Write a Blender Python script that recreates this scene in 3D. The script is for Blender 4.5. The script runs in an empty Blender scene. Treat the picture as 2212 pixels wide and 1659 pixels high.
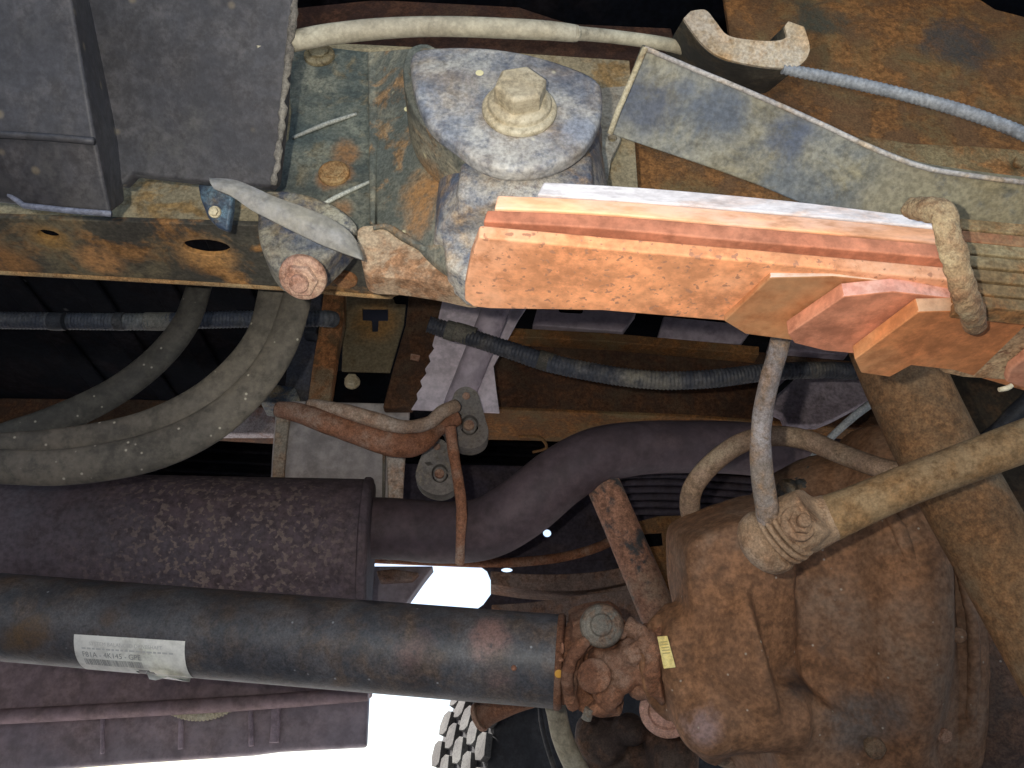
import bpy, bmesh, math, random
from mathutils import Vector, Matrix, noise as mnoise
from mathutils.geometry import tessellate_polygon
random.seed(7)
SC = bpy.context.scene
COL = SC.collection

# ------------------------------------------------------------------ camera
CAM = Vector((0, 0, 0.30))
PITCH, ROLL, F = math.radians(30), math.radians(3), 1736.0      # F: focal length in units of a 2212 px wide frame
U0 = Vector((0, -math.sin(PITCH), math.cos(PITCH)))
FW = Vector((0, math.cos(PITCH), math.sin(PITCH)))
X0 = Vector((1, 0, 0))
RT = math.cos(ROLL)*X0 + math.sin(ROLL)*U0
UP = -math.sin(ROLL)*X0 + math.cos(ROLL)*U0
cd = bpy.data.cameras.new('camera'); cam = bpy.data.objects.new('camera', cd); COL.objects.link(cam)
cam.matrix_world = Matrix.Translation(CAM) @ Matrix((RT, UP, -FW)).transposed().to_4x4()
cd.sensor_width = 36; cd.lens = 36*F/2212; cd.clip_start = .01; cd.clip_end = 3000
SC.camera = cam

# ------------------------------------------------------------------ sky, sun, flash, exposure
SUN_EL, SUN_AZ = math.radians(38), math.radians(-60)
w = bpy.data.worlds.new('World'); SC.world = w; w.use_nodes = True
nt = w.node_tree; bg = nt.nodes['Background']
sky = nt.nodes.new('ShaderNodeTexSky'); sky.sky_type = 'NISHITA'; sky.sun_disc = False
sky.sun_elevation = SUN_EL; sky.sun_rotation = SUN_AZ; sky.dust_density = 2.5; sky.air_density = 1.0
nt.links.new(sky.outputs[0], bg.inputs[0]); bg.inputs[1].default_value = 0.15
sd = bpy.data.lights.new('sun', 'SUN'); sd.energy = 4.0; sd.angle = math.radians(.5); sd.color = (1, .95, .88)
so = bpy.data.objects.new('sun', sd); COL.objects.link(so)
sdir = Vector((math.sin(SUN_AZ)*math.cos(SUN_EL), math.cos(SUN_AZ)*math.cos(SUN_EL), math.sin(SUN_EL)))
so.rotation_euler = sdir.to_track_quat('Z', 'Y').to_euler()
fd = bpy.data.lights.new('phone_flash', 'SPOT'); fd.energy = 4.8; fd.spot_size = math.radians(118); fd.spot_blend = 1.0; fd.shadow_soft_size = .004; fd.color = (1, .95, .84)
fo = bpy.data.objects.new('phone_flash', fd); COL.objects.link(fo)
fo.location = CAM - RT*.032 + UP*.014 + FW*.002
fo.rotation_euler = (-(FW + RT*.02 + UP*.16)).to_track_quat('Z', 'Y').to_euler()
SC.view_settings.view_transform = 'Standard'; SC.view_settings.look = 'None'
SC.view_settings.exposure = 1.25; SC.view_settings.gamma = 1
SC.cycles.use_denoising = True

# ------------------------------------------------------------------ geometry helpers
def ray(u, v):
    return FW + RT*((u-1106)/F) + UP*((829.5-v)/F)
def D(u, v, d): return CAM + ray(u, v)*d
def Y(u, v, y):
    r = ray(u, v); return CAM + r*((y-CAM.y)/r.y)
def Zh(u, v, z):
    r = ray(u, v); return CAM + r*((z-CAM.z)/r.z)
def plane3(a, b, c):
    n = (b-a).cross(c-a).normalized(); return (a, n)
def PL(u, v, pl):
    r = ray(u, v); return CAM + r*((pl[0]-CAM).dot(pl[1])/r.dot(pl[1]))
def floorplane(u1, v1, u2, v2, y):
    a, b = Y(u1, v1, y), Y(u2, v2, y); return plane3(a, b, a+Vector((0, 1, 0)))

def link(name, me, mats, parent=None, smooth=True):
    o = bpy.data.objects.new(name, me); COL.objects.link(o)
    for m in (mats if isinstance(mats, (list, tuple)) else [mats]): me.materials.append(m)
    if smooth:
        me.polygons.foreach_set('use_smooth', [True]*len(me.polygons))
    if parent is not None: o.parent = parent
    return o
def finish(name, bm, mat, parent=None, bevel=0, seg=3, smooth=True, rough=None, sub=0):
    bmesh.ops.remove_doubles(bm, verts=bm.verts, dist=1e-6)
    bmesh.ops.recalc_face_normals(bm, faces=bm.faces)
    me = bpy.data.meshes.new(name); bm.to_mesh(me); bm.free()
    o = link(name, me, mat, parent, smooth)
    if bevel:
        m = o.modifiers.new('b', 'BEVEL'); m.width = bevel; m.segments = seg; m.limit_method = 'ANGLE'; m.angle_limit = math.radians(35)
        m.harden_normals = False
    if sub:
        m = o.modifiers.new('s', 'SUBSURF'); m.subdivision_type = 'SIMPLE'; m.levels = m.render_levels = sub
    if rough: roughen(o, *rough)
    if smooth and not rough:
        try:
            m = o.modifiers.new('w', 'WEIGHTED_NORMAL'); m.keep_sharp = True
        except Exception: pass
    return o
def roughen(o, strength, size):
    t = bpy.data.textures.new('cast_relief', 'CLOUDS'); t.noise_scale = size; t.noise_depth = 4
    m = o.modifiers.new('d', 'DISPLACE'); m.texture = t; m.strength = strength; m.mid_level = .5; m.texture_coords = 'LOCAL'
def catmull(pts, n=8, closed=False):
    P = [Vector(p) for p in pts]; out = []; N = len(P)
    rng = range(N) if closed else range(N-1)
    for i in rng:
        if closed: p0, p1, p2, p3 = P[(i-1) % N], P[i], P[(i+1) % N], P[(i+2) % N]
        else: p0, p1, p2, p3 = P[max(i-1, 0)], P[i], P[i+1], P[min(i+2, N-1)]
        for k in range(n):
            t = k/n
            out.append(.5*((2*p1)+(p2-p0)*t+(2*p0-5*p1+4*p2-p3)*t*t+(3*p1-p0-3*p2+p3)*t**3))
    if not closed: out.append(P[-1])
    return out
def smooth_px(pts, n=6): return [(p.x, p.y) for p in catmull([(a, b, 0) for a, b in pts], n, True)]
def plate_bm(bm, pts, vec, holes=()):
    loops = [list(pts)]+[list(h) for h in holes]
    flat = [p for l in loops for p in l]
    top = [bm.verts.new(p) for p in flat]; bot = [bm.verts.new(p+vec) for p in flat]
    if holes:
        tris = tessellate_polygon(loops)
        for t in tris:
            try:
                bm.faces.new([top[i] for i in t]); bm.faces.new([bot[i] for i in reversed(t)])
            except ValueError: pass
    else:
        bm.faces.new(top); bm.faces.new(list(reversed(bot)))
    k = 0
    for l in loops:
        n = len(l)
        for i in range(n):
            a, b = k+i, k+(i+1) % n
            bm.faces.new((top[a], top[b], bot[b], bot[a]))
        k += n
def plate(name, pts, vec, mat, parent=None, holes=(), bevel=.0015, rough=None, sub=0, seg=3):
    bm = bmesh.new(); plate_bm(bm, pts, vec, holes)
    return finish(name, bm, mat, parent, bevel, seg, True, rough, sub)
def frame_of(t):
    t = t.normalized(); a = Vector((0, 0, 1)) if abs(t.z) < .9 else Vector((0, 1, 0))
    x = t.cross(a).normalized(); return x, t.cross(x).normalized()
def sweep_bm(bm, pts, radii, seg=20, cap=True, squash=None):
    rings = []; x, y = frame_of(pts[1]-pts[0]); n = len(pts)
    for i, p in enumerate(pts):
        t = (pts[min(i+1, n-1)]-pts[max(i-1, 0)]).normalized()
        x = (x-t*x.dot(t)).normalized(); y = t.cross(x)
        r = radii[i] if isinstance(radii, list) else radii
        ring = []
        for k in range(seg):
            o_ = (x*math.cos(2*math.pi*k/seg)+y*math.sin(2*math.pi*k/seg))*r
            if squash: o_ = o_-FW*o_.dot(FW)*(1-squash)
            ring.append(bm.verts.new(p+o_))
        rings.append(ring)
    for a, b in zip(rings, rings[1:]):
        for k in range(seg): bm.faces.new((a[k], a[(k+1) % seg], b[(k+1) % seg], b[k]))
    if cap:
        bm.faces.new(list(reversed(rings[0]))); bm.faces.new(rings[-1])
def tube(name, ctrl, mat, parent=None, n=10, seg=20, corr=None, rough=None, wob=0, squash=None):
    """ctrl: (u, v, depth, radius in px)"""
    P = [D(u, v, d) for u, v, d, r in ctrl]; R = [r*d/F for u, v, d, r in ctrl]
    return tube3(name, P, R, mat, parent, n, seg, corr, rough, wob, squash)
def tube3(name, P, R, mat, parent=None, n=10, seg=20, corr=None, rough=None, wob=0, squash=None):
    pts = catmull(P, n); rr = [v.x for v in catmull([(r, 0, 0) for r in R], n)]
    if corr:
        pitch, amp = corr; L = [0]
        for a, b in zip(pts, pts[1:]): L.append(L[-1]+(b-a).length)
        N = int(L[-1]/pitch*4); np_, nr = [], []; j = 0
        for i in range(N+1):
            s = L[-1]*i/N
            while j < len(L)-2 and L[j+1] < s: j += 1
            t = (s-L[j])/max(1e-9, L[j+1]-L[j]); np_.append(pts[j].lerp(pts[j+1], t))
            nr.append((rr[j]+(rr[j+1]-rr[j])*t)+(amp if i % 4 in (0, 1) else -amp))
        pts, rr = np_, nr
    if wob:
        rr = [r*(1+wob*mnoise.noise(p*60)) for p, r in zip(pts, rr)]
    bm = bmesh.new(); sweep_bm(bm, pts, rr, seg, squash=squash)
    return finish(name, bm, mat, parent, 0, rough=rough)
def lathe_bm(bm, A, axis, prof, seg=32):
    """prof: list of (distance along axis, radius)"""
    ax = axis.normalized(); x, y = frame_of(ax); rings = []
    for t, r in prof:
        c = A+ax*t
        rings.append([bm.verts.new(c+(x*math.cos(2*math.pi*k/seg)+y*math.sin(2*math.pi*k/seg))*max(r, 1e-5)) for k in range(seg)])
    for a, b in zip(rings, rings[1:]):
        for k in range(seg): bm.faces.new((a[k], a[(k+1) % seg], b[(k+1) % seg], b[k]))
    bm.faces.new(list(reversed(rings[0]))); bm.faces.new(rings[-1])
def lathe(name, A, axis, prof, mat, parent=None, seg=32, bevel=.0008, rough=None):
    bm = bmesh.new(); lathe_bm(bm, A, axis, prof, seg); return finish(name, bm, mat, parent, bevel, 2, rough=rough)
def bolt(name, A, axis, r, mat, parent, flange=1.35, h=.9, fl=.22, stud=0, rough=None, spin=0):
    """flanged hex head, flange at A, growing along axis"""
    ax = axis.normalized(); bm = bmesh.new()
    lathe_bm(bm, A, ax, [(-.001, r*flange), (r*fl, r*flange*.98), (r*(fl+.08), r*flange*.90), (r*(fl+.16), r*1.0)], 32)
    x, y = frame_of(ax); rings = []
    for t, k in ((r*fl, 1.0), (r*(fl+h*.86), 1.0), (r*(fl+h), .86)):
        rings.append([bm.verts.new(A+ax*t+(x*math.cos(math.pi/3*i+spin)+y*math.sin(math.pi/3*i+spin))*r*k) for i in range(6)])
    for a, b in zip(rings, rings[1:]):
        for k in range(6): bm.faces.new((a[k], a[(k+1) % 6], b[(k+1) % 6], b[k]))
    bm.faces.new(list(reversed(rings[0]))); bm.faces.new(rings[-1])
    if stud: lathe_bm(bm, A+ax*r*(fl+h-.05), ax, [(0, r*.55), (stud*r, r*.55), (stud*r+r*.08, r*.45)], 20)
    return finish(name, bm, mat, parent, r*.05, 2, rough=rough)
def ell_bm(bm, c, ax, ay, az, seg=24):
    M = Matrix((ax, ay, az)).transposed().to_4x4(); M.translation = c
    bmesh.ops.create_uvsphere(bm, u_segments=seg, v_segments=seg//2, radius=1, matrix=M)
def ell(bm, u, v, d, rx, ry, rz, rot=0):
    s = d/F; a = math.radians(rot)
    x = (RT*math.cos(a)+UP*math.sin(a))*rx*s; y = (-RT*math.sin(a)+UP*math.cos(a))*ry*s
    ell_bm(bm, D(u, v, d), x, y, FW*rz)
def cyl(bm, a, b, ra, rb, seg=28):
    A, B = D(*a), D(*b); lathe_bm(bm, A, B-A, [(0, ra*a[2]/F), ((B-A).length, rb*b[2]/F)], seg)
def box3(bm, A, B, wdt, hgt, up=Vector((0, 0, 1))):
    t = (B-A).normalized(); x = t.cross(up).normalized()*wdt/2; y = x.cross(t).normalized()*hgt/2
    q = [A-x-y, A+x-y, A+x+y, A-x+y]; plate_bm(bm, q, B-A)
def blob(name, build, voxel, mat, parent=None, smooth=6, rough=None):
    bm = bmesh.new(); build(bm); bmesh.ops.recalc_face_normals(bm, faces=bm.faces)
    me = bpy.data.meshes.new(name); bm.to_mesh(me); bm.free(); o = link(name, me, mat, parent)
    m = o.modifiers.new('r', 'REMESH'); m.mode = 'VOXEL'; m.voxel_size = voxel; m.use_smooth_shade = True
    if smooth:
        m = o.modifiers.new('s', 'SMOOTH'); m.iterations = smooth; m.factor = .6
    if rough: roughen(o, *rough)
    return o
def box(bm, x0, x1, y0, y1, z0, z1):
    plate_bm(bm, [Vector((x0, y0, z0)), Vector((x1, y0, z0)), Vector((x1, y1, z0)), Vector((x0, y1, z0))], Vector((0, 0, z1-z0)))
def ellipse_px(u, v, a, b, rot=0, n=20):
    c, s = math.cos(math.radians(rot)), math.sin(math.radians(rot))
    return [(u+a*math.cos(t)*c-b*math.sin(t)*s, v+a*math.cos(t)*s+b*math.sin(t)*c) for t in [2*math.pi*k/n for k in range(n)]]

def thing(name, label, cat, group=None, kind=None):
    o = bpy.data.objects.new(name, None); COL.objects.link(o); o.empty_display_size = .02
    return tag(o, label, cat, group, kind)
def tag(o, label, cat, group=None, kind=None):
    o['label'] = label; o['category'] = cat
    if group: o['group'] = group
    if kind: o['kind'] = kind
    return o

# ------------------------------------------------------------------ materials
def metal(name, base, rust=(.20, .09, .035), ra=.4, dust=(.42, .36, .26), da=.25, scale=45, rough=.72, bump=.35,
          spots=(), speck=None, metallic=0.0, grain=.25, soft=.07, stretch=(1, 1, 1), pits=None, spec=.35, pitmask=None):
    m = bpy.data.materials.new(name); m.use_nodes = True; t = m.node_tree; N, L = t.nodes, t.links
    bs = N['Principled BSDF']
    g = N.new('ShaderNodeNewGeometry'); mp = N.new('ShaderNodeMapping'); L.new(g.outputs['Position'], mp.inputs[0])
    mp.inputs['Scale'].default_value = stretch
    mp.inputs['Location'].default_value = (random.uniform(-5, 5), random.uniform(-5, 5), random.uniform(-5, 5))
    def noise(s, d=6, r=.6, dist=0):
        n = N.new('ShaderNodeTexNoise'); n.inputs['Scale'].default_value = s; n.inputs['Detail'].default_value = d
        n.inputs['Roughness'].default_value = r; n.inputs['Distortion'].default_value = dist
        L.new(mp.outputs[0], n.inputs['Vector']); return n.outputs[0]
    def ramp(src, lo, hi):
        r = N.new('ShaderNodeMapRange'); r.interpolation_type = 'SMOOTHSTEP'
        r.inputs['From Min'].default_value = lo; r.inputs['From Max'].default_value = hi; L.new(src, r.inputs[0]); return r.outputs[0]
    def mix(f, a, b, mode='MIX'):
        x = N.new('ShaderNodeMix'); x.data_type = 'RGBA'; x.blend_type = mode
        if isinstance(f, float): x.inputs[0].default_value = f
        else: L.new(f, x.inputs[0])
        for s, c in ((6, a), (7, b)):
            if isinstance(c, tuple): x.inputs[s].default_value = (*c[:3], 1)
            else: L.new(c, x.inputs[s])
        return x.outputs[2]
    def math_(op, a, b):
        x = N.new('ShaderNodeMath'); x.operation = op
        for i, c in enumerate((a, b)):
            if isinstance(c, (int, float)): x.inputs[i].default_value = c
            else: L.new(c, x.inputs[i])
        return x.outputs[0]
    n1 = noise(scale, 9, .66, .4); n2 = noise(scale*4.5, 5, .7); n3 = noise(scale*.4, 5, .6, .6); n4 = noise(scale*14, 3, .6)
    rv = mix(ramp(n2, .32, .68), tuple(c*.55 for c in rust), tuple(min(1, c*1.35) for c in rust))
    bv = mix(ramp(n2, .35, .7), tuple(c*.8 for c in base), tuple(min(1, c*1.15) for c in base))
    thr = .5+(.5-ra)*.42
    fr = ramp(n1, thr-soft, thr+soft)
    col = mix(fr, bv, rv)
    thd = .5+(.5-da)*.42
    fdst = math_('MULTIPLY', ramp(n3, thd-.1, thd+.14), ramp(n2, .25, .6))
    col = mix(fdst, col, dust)
    for (c, rad, sc) in spots:
        vm = N.new('ShaderNodeVectorMath'); vm.operation = 'DISTANCE'; L.new(g.outputs['Position'], vm.inputs[0]); vm.inputs[1].default_value = c
        dd = math_('ADD', vm.outputs['Value'], math_('MULTIPLY', math_('SUBTRACT', n1, .5), rad*2.2))
        f = math_('MULTIPLY', ramp(dd, rad*1.35, rad*.5), .85)
        f = math_('MULTIPLY', f, ramp(n2, .2, .55)); col = mix(f, col, sc)
    if speck:
        sc_, dens, scol = speck
        vo = N.new('ShaderNodeTexVoronoi'); vo.inputs['Scale'].default_value = sc_; L.new(mp.outputs[0], vo.inputs['Vector'])
        sz = N.new('ShaderNodeSeparateColor'); L.new(vo.outputs['Color'], sz.inputs[0])
        f = math_('MULTIPLY', ramp(vo.outputs['Distance'], .24, .08), math_('GREATER_THAN', sz.outputs[0], 1-dens)); col = mix(f, col, scol)
    if pits:
        sc_, dens, scol = pits
        vo = N.new('ShaderNodeTexNoise'); vo.inputs['Scale'].default_value = sc_; vo.inputs['Detail'].default_value = 2; L.new(mp.outputs[0], vo.inputs['Vector'])
        pf = ramp(vo.outputs[0], 1-dens, 1-dens+.06)
        if pitmask:
            pc, prd = pitmask; vm = N.new('ShaderNodeVectorMath'); vm.operation = 'DISTANCE'; L.new(g.outputs['Position'], vm.inputs[0]); vm.inputs[1].default_value = pc
            pf = math_('MULTIPLY', pf, ramp(math_('ADD', vm.outputs['Value'], math_('MULTIPLY', math_('SUBTRACT', n3, .5), prd*2)), prd*1.15, prd*.3))
        col = mix(pf, col, scol)
    n5 = noise(scale*.16, 3, .5, .8)
    col = mix(1.0, col, mix(ramp(n5, .3, .7), (.74, .72, .72), (1.22, 1.24, 1.22)), 'MULTIPLY')
    gr = mix(ramp(n4, .3, .7), (1-grain,)*3, (1+grain,)*3); col = mix(1.0, col, gr, 'MULTIPLY')
    L.new(col, bs.inputs['Base Color'])
    rr = N.new('ShaderNodeMapRange'); L.new(n1, rr.inputs[0]); rr.inputs[3].default_value = rough-.12; rr.inputs[4].default_value = min(1, rough+.15)
    L.new(rr.outputs[0], bs.inputs['Roughness']); bs.inputs['Metallic'].default_value = metallic
    bs.inputs['Specular IOR Level'].default_value = spec
    h = math_('ADD', math_('MULTIPLY', n1, .8), math_('ADD', math_('MULTIPLY', n2, .32), math_('MULTIPLY', n4, .10)))
    h = math_('ADD', h, math_('MULTIPLY', fr, .25))
    b = N.new('ShaderNodeBump'); b.inputs['Strength'].default_value = bump; b.inputs['Distance'].default_value = .0022
    L.new(h, b.inputs['Height']); L.new(b.outputs[0], bs.inputs['Normal'])
    return m
def plain(name, c, rough=.6, metallic=0):
    m = bpy.data.materials.new(name); m.use_nodes = True; b = m.node_tree.nodes['Principled BSDF']
    b.inputs['Base Color'].default_value = (*c, 1); b.inputs['Roughness'].default_value = rough; b.inputs['Metallic'].default_value = metallic; return m

M = {}
M['plastic'] = metal('black_plastic', (.044, .044, .052), (.062, .058, .062), .4, (.075, .072, .070), .3, 30, .55, .2, speck=(70, .28, (.13, .11, .085)), grain=.12, soft=.15)
M['rail'] = metal('rail_paint_and_rust', (.055, .052, .048), (.40, .20, .07), .56, (.30, .25, .15), .5, 26, .7, .5)
M['rail_web'] = metal('rail_dusty_web', (.30, .25, .16), (.30, .19, .08), .4, (.36, .30, .19), .55, 30, .75, .4)
M['hanger_green'] = metal('hanger_dark_paint', (.075, .095, .085), (.36, .17, .06), .33, (.21, .22, .17), .42, 32, .65, .45)
M['hanger_rust'] = metal('hanger_tan_rust', (.42, .30, .20), (.32, .17, .09), .55, (.45, .37, .26), .4, 40, .8, .5)
M['blue_metal'] = metal('weathered_blue_grey_paint', (.15, .18, .26), (.40, .30, .2), .42, (.52, .50, .46), .6, 42, .55, .4, soft=.15)
M['blue_dark'] = metal('weathered_dark_blue_paint', (.045, .06, .095), (.26, .19, .11), .38, (.26, .26, .22), .50, 34, .6, .4, soft=.1)
M['blue_strap'] = metal('strap_blue_grey', (.06, .085, .13), (.24, .19, .11), .42, (.25, .25, .20), .52, 22, .62, .4, soft=.12)
M['zinc'] = metal('dusty_zinc', (.50, .43, .30), (.48, .40, .26), .5, (.60, .55, .42), .5, 50, .6, .2, grain=.10, soft=.15)
M['bolt_rust'] = metal('pinkish_rusty_bolt', (.40, .23, .17), (.30, .15, .10), .5, (.5, .35, .25), .4, 70, .75, .4)
M['orange'] = metal('orange_scale_on_steel', (.84, .37, .18), (.74, .29, .13), .45, (.82, .44, .27), .45, 16, .7, .22, pits=(260, .39, (.46, .22, .13)), grain=.07, soft=.25)
M['orange2'] = metal('orange_scale_smooth', (.64, .25, .095), (.54, .19, .07), .5, (.48, .28, .14), .4, 14, .75, .2, grain=.09, soft=.25)
M['orange_pink'] = metal('pink_orange_scale', (.60, .235, .135), (.50, .18, .10), .45, (.64, .33, .21), .35, 14, .75, .2, grain=.09, soft=.25)
M['leaf_top'] = metal('pale_blue_leaf_side', (.66, .62, .64), (.72, .48, .36), .35, (.80, .78, .80), .55, 40, .6, .25, grain=.1, stretch=(.3, 1, 1))
M['spring_olive'] = metal('olive_rust_spring', (.20, .13, .06), (.30, .14, .05), .5, (.28, .22, .12), .45, 40, .8, .6)
M['clamp'] = metal('crusty_clamp', (.30, .20, .11), (.24, .12, .06), .5, (.36, .28, .17), .45, 60, .85, .9, soft=.12)
M['brown'] = metal('brown_rusted_frame', (.20, .105, .045), (.27, .12, .04), .5, (.16, .12, .06), .35, 34, .85, .8)
M['dark_brown'] = metal('dark_brown_steel', (.075, .040, .025), (.11, .05, .025), .5, (.10, .07, .045), .3, 30, .85, .4)
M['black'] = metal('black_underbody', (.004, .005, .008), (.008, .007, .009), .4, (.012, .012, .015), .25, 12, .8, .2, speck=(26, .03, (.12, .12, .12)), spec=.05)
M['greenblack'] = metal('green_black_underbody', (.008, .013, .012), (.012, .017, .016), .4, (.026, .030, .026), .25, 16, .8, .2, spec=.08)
M['lavender'] = metal('pale_galvanised_sheet', (.76, .66, .75), (.66, .57, .64), .35, (.8, .7, .78), .4, 10, .6, .05, grain=.04, soft=.2)
M['lavender_dk'] = metal('dull_galvanised_sheet', (.42, .35, .41), (.34, .28, .33), .4, (.46, .39, .45), .4, 10, .6, .05, grain=.04, soft=.2)
M['cross_rust'] = metal('flaking_rust_strip', (.20, .11, .05), (.42, .18, .07), .55, (.36, .28, .18), .4, 30, .8, .8)
M['olive'] = metal('olive_primer_plate', (.17, .13, .07), (.42, .22, .06), .4, (.20, .16, .10), .5, 14, .75, .3)
M['hanger_plate'] = metal('grey_dusty_plate', (.40, .36, .36), (.36, .31, .29), .35, (.42, .38, .38), .4, 8, .6, .08, grain=.05, soft=.25)
M['rod_rust'] = metal('salmon_rust_rod', (.36, .17, .105), (.30, .13, .07), .5, (.42, .31, .25), .35, 40, .85, .6, soft=.12)
M['rim_tan'] = metal('tan_rust_rod', (.38, .27, .20), (.34, .18, .11), .45, (.46, .38, .33), .4, 30, .8, .5, soft=.12)
M['rubber_grey'] = metal('dusty_grey_rubber', (.22, .20, .19), (.26, .22, .18), .4, (.30, .27, .25), .5, 40, .8, .25, grain=.1)
M['muffler'] = metal('purple_brown_heat_rust', (.105, .080, .098), (.118, .084, .092), .45, (.10, .088, .108), .45, 12, .75, .3, pits=(135, .46, (.21, .16, .15)), pitmask=(D(440, 1165, 1.0), .17), soft=.2, grain=.2)
M['pipe'] = metal('purple_brown_exhaust', (.10, .075, .092), (.115, .08, .088), .4, (.11, .09, .115), .3, 8, .65, .10, grain=.07, soft=.2)
M['hose'] = metal('dusty_black_rubber_hose', (.068, .061, .053), (.088, .078, .064), .5, (.135, .115, .092), .45, 16, .7, .2, speck=(150, .16, (.36, .33, .27)), grain=.12, soft=.2)
M['hose_dark'] = metal('black_rubber_hose', (.040, .041, .040), (.06, .058, .05), .45, (.085, .08, .07), .4, 20, .7, .2, speck=(150, .18, (.33, .32, .28)), grain=.12, soft=.2)
M['loom'] = metal('black_split_loom', (.030, .034, .045), (.06, .06, .065), .35, (.12, .11, .10), .35, 24, .6, .3)
M['beige_hose'] = metal('beige_dusty_cable', (.40, .365, .275), (.33, .29, .21), .4, (.46, .43, .34), .5, 30, .7, .2, grain=.10, soft=.15)
M['strap_tan'] = metal('strap_grey_tan', (.27, .25, .21), (.17, .18, .22), .4, (.33, .30, .24), .5, 22, .65, .25, grain=.10, soft=.2)
M['grey_cable'] = metal('grey_blue_cable', (.26, .28, .31), (.20, .20, .21), .35, (.34, .35, .36), .4, 30, .6, .15)
M['tan_bar'] = metal('tan_dusty_bar', (.30, .20, .105), (.25, .14, .06), .5, (.36, .26, .15), .42, 40, .85, .5, grain=.16, soft=.15)
M['link'] = metal('blue_white_rust_link', (.26, .22, .19), (.31, .20, .12), .5, (.36, .34, .35), .42, 60, .75, .7, soft=.12)
M['tan_hose'] = metal('tan_rubber_hose', (.30, .20, .14), (.26, .17, .11), .5, (.34, .26, .18), .4, 40, .75, .2)
M['axle'] = metal('brown_axle_tube', (.19, .11, .055), (.23, .115, .05), .5, (.20, .14, .085), .4, 36, .85, .6, soft=.15)
_shaft_spots = [(D(1060, 1385, .83), .022, (.23, .13, .11)), (D(1080, 1450, .83), .020, (.21, .12, .10)), (D(815, 1325, .88), .022, (.018, .018, .028)),
                (D(720, 1395, .85), .014, (.15, .08, .05)), (D(60, 1375, .85), .022, (.13, .075, .035)), (D(20, 1400, .85), .02, (.14, .08, .035)),
                (D(230, 1330, .85), .012, (.10, .06, .04)),
                (D(500, 1335, .86), .012, (.11, .07, .045)), (D(900, 1410, .83), .02, (.15, .09, .08))]
M['shaft'] = metal('driveshaft_black_paint', (.062, .062, .071), (.115, .080, .062), .42, (.108, .103, .112), .42, 34, .48, .35, spots=_shaft_spots, speck=(140, .04, (.30, .30, .32)), soft=.16, spec=.5)
M['yoke'] = metal('crusted_red_rust', (.21, .095, .055), (.25, .11, .06), .5, (.28, .17, .12), .4, 60, .85, .9)
_diff_spots = [(D(1795, 1440, .735), .034, (.125, .11, .10)), (D(1770, 1330, .72), .018, (.12, .09, .075)), (D(1870, 1570, .74), .034, (.12, .10, .09)), (D(1735, 1475, .76), .016, (.035, .025, .022)),  # grey sheen patches and the shade of the concave valley, put in as colour
               (D(1515, 1570, .74), .018, (.27, .18, .17))]
M['diff'] = metal('cast_iron_red_rust', (.215, .108, .058), (.25, .118, .056), .5, (.22, .145, .10), .42, 16, .75, .55, spots=_diff_spots, speck=(160, .05, (.42, .35, .28)), soft=.2)
M['grey_steel'] = metal('grey_steel_cap', (.17, .155, .13), (.19, .12, .08), .45, (.24, .21, .17), .4, 60, .55, .4, metallic=.2)
M['sill'] = metal('mauve_painted_sill', (.26, .19, .215), (.28, .20, .20), .4, (.29, .22, .24), .4, 8, .6, .08, grain=.07, soft=.2)
M['sill_low'] = metal('slate_lower_sill', (.27, .235, .28), (.32, .25, .26), .4, (.29, .26, .30), .4, 6, .6, .08, grain=.07, soft=.2)
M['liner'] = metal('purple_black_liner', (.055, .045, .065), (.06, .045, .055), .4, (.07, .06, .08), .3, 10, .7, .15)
M['far_spring'] = metal('far_spring_brown', (.22, .16, .14), (.24, .14, .10), .45, (.28, .21, .19), .4, 24, .8, .4)
M['tyre'] = metal('tyre_rubber', (.035, .037, .045), (.05, .05, .058), .4, (.07, .07, .08), .4, 16, .8, .2, grain=.1)
M['tread'] = metal('dusty_tread_rubber', (.07, .07, .075), (.09, .09, .095), .5, (.12, .12, .12), .6, 40, .85, .3)
M['sticker'] = metal('white_paper_sticker', (.86, .82, .76), (.80, .74, .64), .3, (.88, .85, .80), .5, 12, .5, .05, grain=.03)
M['ink'] = plain('grey_ink', (.30, .29, .28))
M['ink_light'] = plain('pale_grey_ink', (.52, .50, .48))
M['yellow'] = metal('yellow_tag', (.80, .62, .22), (.7, .52, .18), .4, (.85, .72, .35), .4, 60, .5, .1, grain=.05)
M['cream'] = plain('cream_paint', (.82, .76, .45)); M['amber'] = plain('amber_paint', (.65, .33, .05))
M['ground'] = metal('pale_concrete', (.42, .41, .40), (.36, .35, .34), .4, (.47, .46, .45), .4, 3, .9, .2)
EX = Vector((1, 0, 0)); EY = Vector((0, 1, 0)); EZ = Vector((0, 0, 1))

# ------------------------------------------------------------------ setting: ground
bm = bmesh.new(); q = [bm.verts.new(p) for p in ((-400, -400, 0), (400, -400, 0), (400, 400, 0), (-400, 400, 0))]; bm.faces.new(q)
g = finish('ground', bm, M['ground'], smooth=False); g['kind'] = 'structure'; g['label'] = 'pale concrete ground'

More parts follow.
